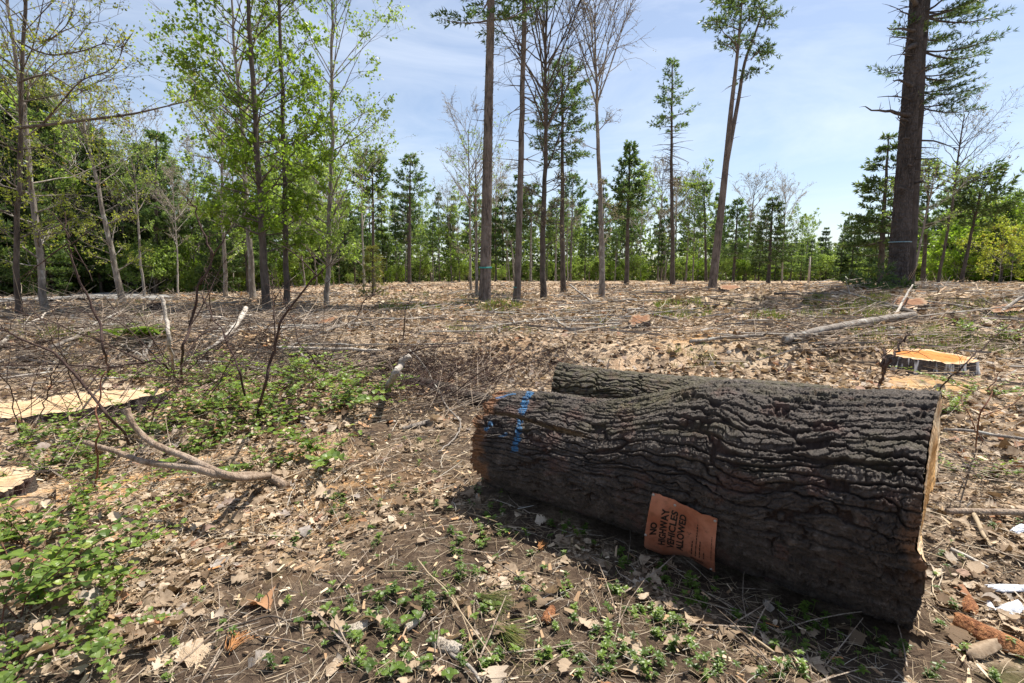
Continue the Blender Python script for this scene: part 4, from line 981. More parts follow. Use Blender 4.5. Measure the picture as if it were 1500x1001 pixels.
proto('bush_g', 'bush', decid(2.4, .02, .05, 1.4, 211, (0, 0), 30, (20, 60), 9, .16, sub=(4, 6), ter=(3, 4), flare=0, sides=5), 'bark_grey', 'leaf_spring', 2.4)
LAB = {'spire': 'narrow spire shaped conifer in the woods beyond the clearing', 'spire_b': 'slim conifer with bare lower stem in the woods beyond the clearing', 'pine_a': 'tall tiered pine in the line of woods beyond the clearing', 'pine_b': 'long stemmed tufted pine in the line of woods beyond the clearing', 'pine_c': 'full green pine in the line of woods beyond the clearing',
       'hem_a': 'dark evergreen branched to the ground in the woods beyond the clearing', 'hem_b': 'broad dark evergreen in the woods beyond the clearing', 'dec_a': 'pale green leafy tree in the woods beyond the clearing',
       'dec_b': 'bright yellow green tree in the woods beyond the clearing', 'bare_a': 'thin white stemmed leafless tree at the edge of the woods', 'bare_b': 'thin grey leafless tree at the edge of the woods',
       'bush': 'pale leafy bush at the foot of the woods', 'bush_g': 'bright green bush at the foot of the woods'}
first_of = {}
def wood_copy(key, x, y, hh, rz):
    kind, wm_, fm_, h0 = protos[key]; sc = hh / h0; wd_ = rng.uniform(.78, 1.25); sc = (sc * wd_, sc * wd_ * rng.uniform(.9, 1.1), sc)
    loc = (x, y, H1(x, y) - .05)
    if key not in first_of:
        r = empty(kind, loc, LAB[key], 'bush' if 'bush' in key else 'tree', LAB[key].replace(' tree ', ' trees ').replace('pine ', 'pines ').replace('evergreen ', 'evergreens ').replace('bush ', 'bushes '))
        for nme, me in (('trunk' if 'bush' not in key else 'stem', wm_), ('crown' if 'bush' not in key else 'foliage', fm_)):
            o = bpy.data.objects.new(nme, me); COL.objects.link(o); o.parent = r
        r.rotation_euler = (0, 0, rz); r.scale = sc; first_of[key] = r
    else: copy_thing(first_of[key], loc, rz, sc)
sky_px = [-400, 0, 120, 200, 250, 330, 450, 560, 640, 700, 900, 1000, 1060, 1100, 1200, 1280, 1340, 1420, 1500, 1900]
sky_py = [140, 160, 185, 240, 275, 265, 262, 305, 300, 290, 290, 292, 308, 340, 338, 335, 300, 300, 282, 250]
rng = np.random.default_rng(300)
def wy(px): return float(np.interp(px, [-300, 330, 560, 1250, 1400, 1800], [30, 34, 60, 60, 42, 38]))
pxs = np.linspace(-230, 1740, 300) + rng.normal(0, 6, 300)
for i, px in enumerate(pxs):
    row = i % 3; Y = wy(px) * (.97 + .17 * row) + rng.uniform(-3, 5)
    top = np.interp(px, sky_px, sky_py); ty = top + (405 - top) * (rng.uniform(.0, .48) if rng.random() < .66 else rng.uniform(-.30, .05))
    x = xat(px, 412, Y); hh = zat(ty, Y) - H1(x, Y)
    dark = px < 250
    right = px > 1380
    u = rng.random()
    if dark: key = 'hem_a' if u < .34 else 'hem_b' if u < .58 else 'pine_c' if u < .76 else 'bare_a' if u < .86 else 'dec_a'
    elif px < 560: key = 'pine_c' if u < .2 else 'pine_a' if u < .35 else 'dec_a' if u < .65 else 'bare_a' if u < .85 else 'hem_a'
    elif px < 1060: key = 'pine_a' if u < .2 else 'pine_b' if u < .36 else 'spire' if u < .48 else 'spire_b' if u < .62 else 'bare_b' if u < .72 else 'dec_a' if u < .92 else 'bare_a'
    elif not right: key = 'pine_c' if u < .24 else 'spire' if u < .44 else 'hem_b' if u < .62 else 'dec_a' if u < .72 else 'hem_a' if u < .9 else 'bare_b'
    else: key = 'dec_b' if u < .45 else 'dec_a' if u < .7 else 'pine_c' if u < .85 else 'hem_b'
    if 'bare' in key and row: Y = wy(px); hh *= .9
    if right: hh *= .9
    if 1060 < px < 1300: hh *= 1.12
    wood_copy(key, x, Y, max(2.5, hh), rng.uniform(0, 6.28))
for i, px in enumerate(np.linspace(-220, 1730, 130) + rng.normal(0, 8, 130)):
    Y = wy(px) * rng.uniform(.97, 1.12)
    x = xat(px, 412, Y); wood_copy('bush_g' if (px > 1330 and rng.random() < .75) or rng.random() < .25 else 'bush', x, Y, rng.uniform(.8, 2.0) * (1.7 if px > 1380 else 1.15 if px < 250 else 1), rng.uniform(0, 6.28))
# yellow shrub right
b = empty('bush', (xat(1462, 418, 31), 31, H1(xat(1462, 418, 31), 31)), 'bright yellow leafed bush near the leaning dark pine', 'bush')
w, f = decid(2.6, .02, .1, 1.4, 212, (0, 0), 26, (15, 50), 8, .12, sub=(4, 6), ter=(3, 4), flare=0, sides=5)
w.build('stem', M['bark_grey'], b, origin=(0, 0, 0)); f.build('foliage', M['leaf_bud'], b, origin=(0, 0, 0), smooth=False)
# deep woods behind: one mass of foliage and dark stems
w = MB(); f = MB(); n = 95000
px = rng.uniform(-330, 1830, n); Y = np.interp(px, [-300, 330, 560, 1250, 1400, 1800], [36, 40, 66, 66, 49, 45]) + rng.uniform(0, 26, n)
x = (px - 750) / FPX * Y * 1.01; top = np.interp(px, sky_px, sky_py); top = top + (405 - top) * (.10 + .55 * fbm(px / 26, px * 0, 5, 3))
hmax = (zat(top, Y) if False else HC + np.tan(np.arctan((500.5 - top) / FPX) - PITCH) * Y) - macro(x, Y)
hmax = np.where(rng.random(n) < .35, np.minimum(hmax, 2.6), hmax); zz = macro(x, Y) + hmax * rng.random(n) ** 1.05
P_ = np.stack([x, Y, zz], -1); D = nrmz(rdirs(n, rng) * [1, 1, .5]); L = rng.uniform(.35, .9, n)
blades(f, P_, D, nrmz(np.cross(D, rdirs(n, rng))), L, L * .22, np.clip(.55 * fbm(x * .5, zz * .5 + Y * .2, 6, 3) + rng.normal(.25, .2, n), 0, 1))
M['deep_green'] = leaf_mat('deep_woods_foliage', [(0, (.05, .085, .035)), (.5, (.095, .145, .05)), (.8, (.16, .21, .07)), (1, (.22, .26, .09))], .5, .55)
tag(f.build('distant_woods', M['deep_green'], smooth=False), 'dense green woods filling the background', 'woods', kind='stuff')
n = 420; px = rng.uniform(-330, 1830, n); Y = np.interp(px, [-300, 330, 560, 1250, 1400, 1800], [34, 37, 63, 63, 46, 42]) + rng.uniform(0, 22, n)
x = (px - 750) / FPX * Y; z = macro(x, Y); hh = rng.uniform(3, 5.5, n); ln = rng.normal(0, .35, (n, 2))
P_ = np.stack([np.stack([x, Y, z - .3], -1), np.stack([x + ln[:, 0] * .5, Y + ln[:, 1] * .5, z + hh * .5], -1), np.stack([x + ln[:, 0], Y + ln[:, 1], z + hh], -1)], 1)
tubes(w, P_, np.stack([rng.uniform(.06, .15, n)] * 3, 1) * [1, .8, .4], 5)
tag(w.build('distant_woods', M['bark_grey']), 'mass of thin stems deep inside the background woods', 'woods', kind='stuff')
# ------------------------------------------------------------------ forest floor litter
rng = np.random.default_rng(500)
def in_log(x, y, pad=.0):
    t = ((x - LA[0]) * LN[0] + (y - LA[1]) * LN[1]); d = (x - LA[0]) * -LN[1] + (y - LA[1]) * LN[0]
    rad = np.interp(t / LLEN, [0, 1], [.22, .34]) + pad
    a = (t > -.02) & (t < LLEN + .02) & (np.abs(d) < rad)
    ax, ay = A2[0], A2[1]; bx, by = 2.75, 4.35; l = math.hypot(bx - ax, by - ay); ux, uy = (bx - ax) / l, (by - ay) / l
    t = (x - ax) * ux + (y - ay) * uy; d = -(x - ax) * uy + (y - ay) * ux
    b = (t > 0) & (t < l) & (np.abs(d) < .2)
    c = np.zeros_like(a)
    for sx, sy, sa, sb in STUMPS: c |= ((x - sx) / sa) ** 2 + ((y - sy) / sb) ** 2 < 1
    return a | b | c
def _st(px, py, Y, a, b): p = at_y(px, py, Y); return (p[0], p[1], a, b)
STUMPS = [_st(1362, 545, 6.35, .52, .38), _st(70, 600, 5.3, 1.05, .34), _st(-30, 700, 3.25, .38, .32)]
def fan(n, r0, r1, rng, pw=1., azm=1.12):
    """points in the view fan, denser near"""
    r = (r0 ** pw + (r1 ** pw - r0 ** pw) * rng.random(n)) ** (1 / pw)
    a = rng.uniform(-azm, azm, n) * .82
    x = r * np.sin(a); y = r * np.cos(a)
    k = ~in_log(x, y)
    return x[k], y[k]
def litter(mb, x, y, prof, L, rng, up=.03, rough=.35, jit=.12, rnd=None, wid=1.):
    n = len(x)
    z = H(x, y) + rng.uniform(.004, up, n)
    yaw = rng.uniform(0, 2 * PI, n); pit = rng.normal(0, rough * .6, n)
    d = np.stack([np.cos(yaw), np.sin(yaw), pit], -1)
    nr = nrmz(np.stack([rng.normal(0, rough, n), rng.normal(0, rough, n), np.ones(n)], -1))
    leaves(mb, np.stack([x, y, z], -1), d, nr, L, prof, wid, rng.normal(.2, .5, n), rng.normal(.35, .65, n), rng.random(n) if rnd is None else rnd, jit, rng)
mb = MB()
def dens_keep(x, y, rng, base=.25):
    s = soil(x, y); d = sstep(.30, .62, fbm(x * 1.1 + 5, y * 1.1, 55, 4))
    return rng.random(len(x)) < np.clip((base + .9 * d) * (1 - 1.0 * s), 0.03, 1)
for prof, n, l0, l1 in (('oak', 3400, .05, .11), ('maple', 2200, .045, .095), ('beech', 3200, .035, .08), ('oval', 2600, .02, .055)):
    x, y = fan(n, .9, 6.0, rng, 1.25); k = dens_keep(x, y, rng); x, y = x[k], y[k]
    litter(mb, x, y, prof, rng.uniform(l0, l1, len(x)), rng, .03, .38, .2)
# crumbled bits
x, y = fan(64000, .8, 6.5, rng, .9); k = dens_keep(x, y, rng, .5); x, y = x[k], y[k]
litter(mb, x, y, 'slim', rng.uniform(.008, .038, len(x)), rng, .018, .4, .2, np.clip(rng.random(len(x)) * .85, 0, 1), wid=1.8)
# middle distance
x, y = fan(24000, 5, 15, rng, 1.3); k = dens_keep(x, y, rng, .2); x, y = x[k], y[k]
litter(mb, x, y, 'beech', rng.uniform(.06, .13, len(x)), rng, .06, .45, .2, wid=1.2)
x, y = fan(22000, 12, 40, rng, 1.2)
litter(mb, x, y, 'slim', rng.uniform(.10, .22, len(x)), rng, .08, .5, .2, wid=2.)
tag(mb.build('leaf_litter', M['leaf_dead'], smooth=True), 'carpet of dry tan and grey fallen leaves', 'leaf litter', kind='stuff')

# wood chips and splinters
mb = MB()
def chips(mb, x, y, l0, l1, rng, w=.16, up=.03, th=.3):
    n = len(x); z = H(x, y) + rng.uniform(.003, up, n)
    D = nrmz(np.stack([rng.normal(0, 1, n), rng.normal(0, 1, n), rng.normal(0, .22, n)], -1))
    Nn = nrmz(np.stack([rng.normal(0, .4, n), rng.normal(0, .4, n), np.ones(n)], -1)); s = nrmz(np.cross(D, Nn))
    L = rng.uniform(l0, l1, n); W = L * w * rng.uniform(.5, 1.5, n); P = np.stack([x, y, z], -1)
    T = np.cross(s, D) * (W * th)[:, None]
    a = P - s * W[:, None]; b = P + s * W[:, None] * .7; c = P + D * L[:, None] + s * W[:, None] * .3; d = P + D * L[:, None] * .9 - s * W[:, None] * .8
    V = np.stack([a, b, c, d, a - T, b - T, c - T, d - T], 1)
    q = np.array([[0, 1, 2, 3], [0, 4, 5, 1], [1, 5, 6, 2], [2, 6, 7, 3], [3, 7, 4, 0]])
    mb.add(V, (np.arange(n)[:, None, None] * 8 + q[None]).reshape(-1, 4), None, np.repeat(rng.random(n), 5))
x, y = fan(30000, 1, 9, rng, 1.3); dd = dust(x, y); k = rng.random(len(x)) < .15 + 1.2 * dd; chips(mb, x[k], y[k], .015, .06, rng)
x, y = fan(15000, 5, 20, rng, 1.3); k = rng.random(len(x)) < .45 + dust(x, y); chips(mb, x[k], y[k], .04, .14, rng, .12, .08)
x, y = fan(9000, 15, 50, rng, 1.2); chips(mb, x, y, .1, .32, rng, .14, .15)
for mx, my, mr, mh in MOUNDS[:3] + MOUNDS[6:7]:
    x = mx + rng.normal(0, mr * .7, 500); y = my + rng.normal(0, mr * .7, 500); chips(mb, x, y, .05, .22, rng, .14, .08)
tag(mb.build('wood_chips', M['chips'], smooth=False), 'scattered pale wood chips and splinters', 'wood chips', kind='stuff')

# straw, needles, thin dead stalks
mb = MB()
def stalks(mb, x, y, l0, l1, wd, rng, el=.12, rnd=None, up=.03):
    n = len(x); z = H(x, y) + rng.uniform(.003, up, n); az = rng.uniform(0, 2 * PI, n); e = np.abs(rng.normal(0, el, n))
    D = np.stack([np.cos(az), np.sin(az), e], -1); L = rng.uniform(l0, l1, n)
    s = np.linspace(0, 1, 4); bow = rng.normal(0, .16, n)
    side = np.stack([-np.sin(az), np.cos(az), 0 * az], -1)
    P = np.stack([x, y, z], -1)[:, None] + L[:, None, None] * (s[None, :, None] * D[:, None] + (bow[:, None] * s * (1 - s))[..., None] * side[:, None])
    tubes(mb, P, np.repeat((wd * rng.uniform(.6, 1.4, n))[:, None], 4, 1) * [1, .95, .8, .4], 3, rng.random(n) if rnd is None else rnd)
x, y = fan(16000, .9, 5, rng, 1.1); stalks(mb, x, y, .025, .12, .0010, rng)
x, y = fan(5000, 3, 10, rng, 1.3); stalks(mb, x, y, .1, .35, .0025, rng)
for tb in [o_ for o_ in COL.objects if o_.parent is None and o_.get('category') == 'tree' and o_.location.y < 31 and o_.get('group') is None]:
    k = 16; x = tb.location.x + rng.normal(0, .32, k); y = tb.location.y + rng.normal(-.1, .3, k); stalks(mb, x, y, .15, .6, .006, rng, 1.2, up=.03)
x, y = fan(5000, 8, 30, rng, 1.2); stalks(mb, x, y, .2, .8, .006, rng, .15, up=.1)
tag(mb.build('straw_litter', M['straw'], smooth=False), 'thin dry stalks and needles strewn over the ground', 'straw', kind='stuff')

# twig slash
mb = MB()
x, y = fan(500, 1.2, 5, rng, 1.2); stalks(mb, x, y, .12, .5, .003, rng, .1, up=.03)
def zone(n, px0, px1, py0, py1):
    o = Gv(rng.uniform(px0, px1, n), rng.uniform(py0, py1, n)); return o[:, 0], o[:, 1]
for z_, n, l0, l1, wd, el in (((0, 520, 455, 560), 900, .3, 1.3, .005, .25), ((330, 640, 470, 570), 320, .3, 1.3, .005, .2), ((560, 860, 520, 620), 420, .2, .9, .0035, .35), ((0, 480, 440, 490), 500, .4, 1.6, .007, .22), ((1150, 1500, 430, 520), 500, .3, 1.2, .006, .2), ((600, 1300, 425, 500), 700, .3, 1.2, .006, .15), ((1350, 1500, 520, 720), 200, .15, .6, .003, .35), ((0, 300, 560, 720), 220, .2, .8, .003, .3)):
    x, y = zone(n, *z_); k = ~in_log(x, y, .05); stalks(mb, x[k], y[k], l0, l1, wd, rng, el, up=.12)
tag(mb.build('twig_slash', M['slash'], smooth=False), 'tangle of thin dead twigs left by logging', 'twigs', kind='stuff')
mb = MB(); x, y = zone(520, 560, 730, 535, 605); x2, y2 = zone(420, 560, 870, 525, 590); x = np.concatenate([x, x2]); y = np.concatenate([y, y2]); k = ~in_log(x, y, .02); stalks(mb, x[k], y[k], .15, .8, .003, rng, .45, up=.22)
x, y = zone(350, 0, 500, 460, 640); stalks(mb, x, y, .3, 1.1, .0035, rng, .55, up=.2)
tag(mb.build('twig_slash', M['twig_dark'], smooth=False), 'dark brushy twig tangle beside the thin end of the big log', 'twigs', kind='stuff')
mb = MB(); x, y = fan(1500, 9, 45, rng, 1.1); stalks(mb, x, y, .5, 2.2, .016, rng, .06, up=.15)
tag(mb.build('twig_slash', M['bark_grey'], smooth=False), 'pale grey sticks strewn over the far clearing', 'twigs', kind='stuff')

# big dead leaves lying on top, each one a thing
def leaf_proto(prof, seed, mat):
    r2 = np.random.default_rng(seed); mb = MB()
    leaves(mb, np.zeros((1, 3)), np.array([[1., 0, .05]]), np.array([[0, 0, 1.]]), 1., prof, 1., r2.uniform(-.3, .7), r2.uniform(-.5, 1.3), r2.uniform(.12, .85), .2, r2)
    tubes(mb, np.array([[.05, 0, 0], [-.12, .01, .03], [-.25, .04, .02]]), [.012, .01, .008], 4, .3)
    return mb.mesh('dead_leaf', M[mat], smooth=True)
lp = [leaf_proto(p, 600 + i, 'leaf_dead') for i, p in enumerate(['oak', 'maple', 'oak', 'beech', 'maple', 'oak', 'oval', 'oak', 'maple', 'beech', 'oak', 'maple', 'oak', 'beech'])]
x, y = fan(420, 1.3, 3.6, rng, 1.); k = rng.random(len(x)) > soil(x, y) * .6; x, y = x[k][:190], y[k][:190]
f0 = None
for i, (a, b) in enumerate(zip(x, y)):
    me = lp[i % len(lp)]
    if i < len(lp):
        o = bpy.data.objects.new('dead_leaf', me); COL.objects.link(o)
        tag(o, 'dry curled leaf lying on top of the leaf litter in the foreground', 'leaf', 'dry leaves lying on the foreground litter'); lp[i] = (me, o)
    else: o = lp[i % len(lp)][1].copy(); COL.objects.link(o)
    o.location = (a, b, H1(a, b) + rng.uniform(.015, .035)); s_ = rng.uniform(.05, .12); o.scale = (s_, s_, s_)
    o.rotation_euler = (rng.normal(0, .35), rng.normal(0, .3), rng.uniform(0, 6.28))
def one_leaf(px, py, prof, size, seed, mat, label, rot=0., name='dead_leaf'):
    p = G(px, py); o = bpy.data.objects.new(name, leaf_proto(prof, seed, mat)); COL.objects.link(o)
    o.location = (p[0], p[1], p[2] + .025); o.scale = (size,) * 3; o.rotation_euler = (.1, .1, rot); tag(o, label, 'leaf')
one_leaf(395, 895, 'maple', .13, 701, 'leaf_brown', 'large reddish brown leaf on bare soil near the lower edge', 2.6)
one_leaf(525, 768, 'oval', .09, 702, 'leaf_brown', 'orange brown curled leaf left of the trodden path', .4)
one_leaf(612, 800, 'oval', .08, 703, 'leaf_dead', 'small pale grey oval leaf on trodden earth', 1.)
one_leaf(250, 968, 'oak', .18, 704, 'leaf_dead', 'broad grey green lobed leaf at the bottom edge', .2)

# dead pine tufts
def pine_tuft(px, py, L, yaw, mat, label, n=60, spread=.35):
    p = G(px, py); r2 = np.random.default_rng(int(px)); mb = MB()
    D = nrmz(np.stack([np.cos(yaw + r2.normal(0, spread, n)), np.sin(yaw + r2.normal(0, spread, n)), r2.uniform(0, .35, n)], -1))
    P = p + [0, 0, .02] + r2.normal(0, .006, (n, 3)); s = np.linspace(0, 1, 4)
    PP = P[:, None] + L * r2.uniform(.7, 1.1, n)[:, None, None] * (s[None, :, None] * D[:, None] + np.array([0, 0, -.15])[None, None] * (s ** 2)[None, :, None])
    tubes(mb, PP, np.full((n, 4), .0011), 3, r2.random(n))
    o = mb.build('needle_tuft', M[mat], origin=tuple(p), smooth=False); tag(o, label, 'pine tuft')
pine_tuft(338, 958, .10, 1.6, 'dead_pine', 'rusty fan shaped pine tuft on bare soil')
pine_tuft(705, 880, .17, -.5, 'needle_yel', 'green and straw coloured pine tuft spread in the foreground', 90, .4)
pine_tuft(725, 925, .16, -.7, 'needle_yel', 'second straw coloured pine tuft below the first', 80, .35)
pine_tuft(790, 808, .07, 1.2, 'dead_pine', 'small orange pine tuft beside the log shadow', 40, .25)

# ------------------------------------------------------------------ green ground plants (bedstraw and seedlings)
mb = MB(); ms = MB()
def sprigs(x, y, rng, h=(.02, .065), L=(.012, .026), whorl=(5, 7), prof='slim', wid=1.5, tiers=(1, 3)):
    pos = []; D = []; Nn = []; Ls = []; rn = []; st = []
    zz = H(x, y)
    for a, b, z in zip(x, y, zz):
        hh = rng.uniform(*h); lean = rng.normal(0, .3, 2); top = np.array([a + lean[0] * hh, b + lean[1] * hh, z + hh]); bs = np.array([a, b, z - .005])
        st.append(np.stack([bs, (bs + top) / 2 + rng.normal(0, .004, 3), top])); base = rng.uniform(.05, .7)
        for t_ in range(rng.integers(tiers[0], tiers[1] + 1)):
            c = top + (bs - top) * t_ * .33; n = rng.integers(*whorl); a0 = rng.uniform(0, 6.28); l = rng.uniform(*L) * (1 + .15 * t_)
            for k in range(n):
                az = a0 + k * 2 * PI / n + rng.normal(0, .15); e = rng.uniform(-.1, .5)
                pos.append(c); D.append([math.cos(az), math.sin(az), e]); Nn.append([-e * math.cos(az), -e * math.sin(az), 1]); Ls.append(l * rng.uniform(.8, 1.2)); rn.append(np.clip(base + rng.normal(0, .1), 0, 1))
    leaves(mb, np.array(pos), np.array(D), np.array(Nn, float), np.array(Ls), prof, wid, .3, .4, np.array(rn), 0, rng)
    tubes(ms, np.array(st), np.full((len(st), 3), .0012), 3)
def gzone(n, px0, px1, py0, py1, cl=6, sd=1., thr=.45):
    px = rng.uniform(px0, px1, n); py = rng.uniform(py0, py1, n)
    P = Gv(px, py)
    k = (fbm(P[:, 0] * cl, P[:, 1] * cl, int(sd * 13), 3) > thr) & ~in_log(P[:, 0], P[:, 1], -.03)
    return P[k, 0], P[k, 1]
for z_ in ((250, 560, 1040, 780, 1000, 6, 1, .53), (180, 880, 1330, 850, 1000, 6, 2, .54), (130, 690, 900, 700, 790, 6, 3, .45), (90, 900, 1320, 790, 930, 6, 4, .46), (160, 400, 1330, 740, 1000, 9, 8, .40), (60, 250, 560, 780, 1000, 5, 5, .52), (60, 460, 640, 640, 760, 5, 6, .5), (50, 1330, 1500, 760, 1000, 5, 7, .5)):
    x, y = gzone(*z_); sprigs(x, y, rng)
x, y = gzone(60, 430, 760, 860, 1000, 4, 9, .4); sprigs(x, y, rng, (.02, .05), (.02, .035), (3, 5), 'oval', 1.0, (1, 1))
tag(mb.build('ground_cover', M['leaf_green'], smooth=False), 'patches of small bright green whorled seedlings', 'ground cover', kind='stuff')
tag(ms.build('ground_cover', M['leaf_green'], smooth=False), 'thin green stems of the seedling patches', 'ground cover', kind='stuff')

# grassy and mossy tufts further out
mb = MB()
def grass(x, y, n, L, rng, w=.004):
    for a, b, z in zip(x, y, H(x, y)):
        k = rng.integers(*n); D = nrmz(np.stack([rng.normal(0, .45, k), rng.normal(0, .45, k), np.ones(k)], -1))
        P = np.stack([a + rng.normal(0, L * .35, k), b + rng.normal(0, L * .35, k), np.full(k, z - .01)], -1)
        blades(mb, P, D, nrmz(np.cross(D, rdirs(k, rng))), L * rng.uniform(.4, 1.2, k), w, np.clip(rng.normal(.55, .2, k), 0, 1))
for z_, n, L, w in (((240, 960, 1300, 432, 470, .6, 11, .45), (14, 26), .22, .010), ((150, 650, 900, 450, 490, .8, 12, .5), (12, 22), .16, .007), ((200, 1240, 1500, 440, 520, .8, 13, .47), (12, 22), .16, .007), ((120, 560, 760, 430, 460, .6, 14, .45), (14, 26), .25, .012), ((100, 0, 330, 440, 500, .8, 15, .5), (12, 24), .2, .008), ((90, 980, 1240, 490, 540, 1, 16, .55), (10, 16), .09, .004)):
    x, y = gzone(*z_); grass(x, y, n, L, rng, w)
M['grass'] = leaf_mat('sparse_grass', [(0, (.16, .14, .06)), (.45, (.16, .17, .05)), (.75, (.12, .18, .04)), (1, (.2, .27, .05))], .4, .6)
for z_, n, L, w in (((260, 560, 1330, 760, 1000, 6, 18, .48), (3, 8), .05, .0012), ((120, 150, 640, 600, 900, 5, 19, .5), (3, 7), .06, .0014)):
    x, y = gzone(*z_); grass(x, y, n, L, rng, w)
tag(mb.build('grass', M['grass'], smooth=False), 'sparse yellow green grass tufts in the clearing', 'grass', kind='stuff')

# ------------------------------------------------------------------ shrubs in leaf
def shrub_mb(seed, hgt, nst, leafL, spread=.5, prof='oval', dens=1.):
    r2 = np.random.default_rng(seed); st = MB(); fo = MB(); pos = []; D = []; Nn = []; Ls = []; rn = []
    for i in range(nst):
        az = r2.uniform(0, 6.28); sp = spread * r2.uniform(.1, 1); hh = hgt * r2.uniform(.5, 1.05); s = np.linspace(0, 1, 8)
        base = r2.normal(0, .04, 3) * [1, 1, 0]
        p = base + np.stack([np.cos(az) * sp * s ** 1.3, np.sin(az) * sp * s ** 1.3, hh * (s - .15 * s ** 2)], -1) + np.cumsum(r2.normal(0, .008, (8, 3)), 0)
        tubes(st, p, .004 * (1 - .7 * s) * (hgt / .4) ** .5, 4)
        stems = [(p, .25)]
        for j in range(3):
            q = r2.integers(2, 7); d = nrmz(r2.normal(0, 1, 3) + [0, 0, .6]); l = hh * r2.uniform(.2, .4)
            p2 = p[q] + (s * l)[:, None] * d; tubes(st, p2, .0022 * (1 - .6 * s), 3); stems.append((p2, .1))
        for pp, t0 in stems:
            L_ = np.linalg.norm(pp[-1] - pp[0]); m_ = max(2, int(L_ / (leafL * .62) * dens)); a0 = r2.uniform(0, 3.1)
            for k, t_ in enumerate(np.linspace(t0, 1, m_)):
                c = np.array([np.interp(t_, s, pp[:, e]) for e in range(3)]); ax = a0 + k * 1.57
                for sg in (0, PI):
                    d = np.array([math.cos(ax + sg), math.sin(ax + sg), r2.uniform(.0, .7)]); pos.append(c); D.append(d); Nn.append([-d[0] * .5 + r2.normal(0, .25), -d[1] * .5 + r2.normal(0, .25), 1.])
                    Ls.append(leafL * r2.uniform(.6, 1.15) * (.75 + .35 * math.sin(PI * t_))); rn.append(np.clip(r2.normal(.35 + .3 * t_, .18), 0, 1))
    leaves(fo, np.array(pos), nrmz(np.array(D)), np.array(Nn), np.array(Ls), prof, 1., .25, .35, np.array(rn), 0, r2)
    return st, fo
shr = []
for k, (hg, nst, ll) in enumerate(((.42, 9, .05), (.36, 8, .045), (.5, 9, .055), (.28, 7, .04))):
    st, fo = shrub_mb(800 + k, hg, nst, ll * 1.1, .85, dens=.55); shr.append((st.mesh('stem', M['twig_red']), fo.mesh('foliage', M['leaf_green'], smooth=False)))
SH = [  # px, py, kind, scale, label
    (40, 905, 2, .95, 'thick low green shrub at the lower corner of the picture'), (95, 850, 0, .8, 'green shrub with broad leaves beside grey leaf litter'), (30, 800, 2, .8, 'leafy shrub at the picture edge above the corner shrub'),
    (120, 775, 1, .75, 'light green shrub under the forked grey branch end'), (15, 985, 0, .6, 'single dark leafed plant cut off by the bottom edge'), (130, 930, 3, .8, 'small thin shrub over bare soil near the corner'),
    (65, 700, 1, .9, 'green shrub in front of the orange sawdust'), (150, 690, 3, .9, 'small shrub between sawdust and forked branch'), (40, 650, 0, .8, 'shrub leaning on the dark side of the long pale stump'),
    (110, 655, 3, 1.1, 'low shrub with yellowish leaves before the long pale stump'),
    (285, 620, 2, .95, 'dense green shrub right behind the forked grey branch'), (335, 600, 0, 1.05, 'dense green shrub at the base of the tall dark sapling'), (320, 650, 2, .8, 'round green shrub nearest the forked grey branch'), (380, 625, 1, 1.1, 'green shrub beside the curved black sapling'),
    (420, 590, 0, 1.0, 'shrub with bright yellow green tips in full sun'), (465, 570, 1, 1.2, 'loose light green shrub before the pale slash'), (500, 600, 3, 1.4, 'sparse shrub at the rim of the trodden soil'), (445, 620, 3, 1.3, 'young shrub with upright shoots on dry leaves'),
    (475, 680, 3, 1.2, 'small upright shrub alone on the dry leaves'), (390, 690, 3, .9, 'tiny shrub just above the thick end of the forked branch'), (270, 675, 1, .8, 'green shrub under the lifted fork of the grey branch'), (215, 560, 3, 1.2, 'little shrub at the tail of the long pale stump'), (545, 575, 3, 1.2, 'sparse shrub beside the pale broken stake'), (350, 560, 1, 1.2, 'shrub in dappled sun behind the dense green ones'), (300, 570, 0, .8, 'shrub crowding the foot of the fanned dark stems'), (240, 640, 0, .75, 'mid green shrub beside the upright fork'), (525, 555, 1, 1., 'thin green shrub at the front of the dead twigs'), (430, 545, 3, 1.5, 'low green shrub before the long pale poles'),
    (1395, 610, 3, 1.0, 'small green shrub next to the sawn end of the big log'), (1440, 580, 3, 1.1, 'twiggy shrub below the orange topped stump'), (1465, 500, 1, 1.1, 'bright green shrub behind the orange topped stump'), (1410, 700, 3, .7, 'few green leaves low beside the cut face'), (1425, 490, 3, 1.3, 'green weeds at the far side of the orange topped stump')]
for i, (px, py, k, sc, lab) in enumerate(SH):
    p = G(px, py); r = empty('shrub', p, lab, 'shrub'); r.rotation_euler = (0, 0, i * 1.7); s2 = sc * (1.18 if 200 < px < 560 and py < 700 else 1.0); r.scale = (s2,) * 3
    for nm, me in (('stem', shr[k][0]), ('foliage', shr[k][1])):
        o = bpy.data.objects.new(nm, me); COL.objects.link(o); o.parent = r
# ferns in the middle left
r = empty('fern', G(205, 492), 'bright green fern patch plant in the sunlit slash', 'fern')
mb = MB(); pos = []; D = []; Nn = []; Ls = []
r2 = np.random.default_rng(900)
for i in range(16):
    az = r2.uniform(0, 6.28); L = r2.uniform(.35, .6); c0 = np.array([r2.normal(0, .22), r2.normal(0, .15), 0])
    for s in np.linspace(.15, 1, 16):
        c = c0 + np.array([math.cos(az) * L * s * .8, math.sin(az) * L * s * .8, L * (1.0 * s - .75 * s * s)])
        for sg in (-1, 1):
            pos.append(c); D.append([-math.sin(az) * sg + .4 * math.cos(az), math.cos(az) * sg + .4 * math.sin(az), -.1]); Nn.append([0, 0, 1.]); Ls.append(.14 * (1.08 - s) + .02)
leaves(mb, np.array(pos), np.array(D), np.array(Nn), np.array(Ls), 'slim', 1.5, .1, .3, r2.uniform(.4, .9, len(pos)), 0, r2)
mb.build('frond', M['leaf_spring'], r, origin=(0, 0, 0), smooth=False)

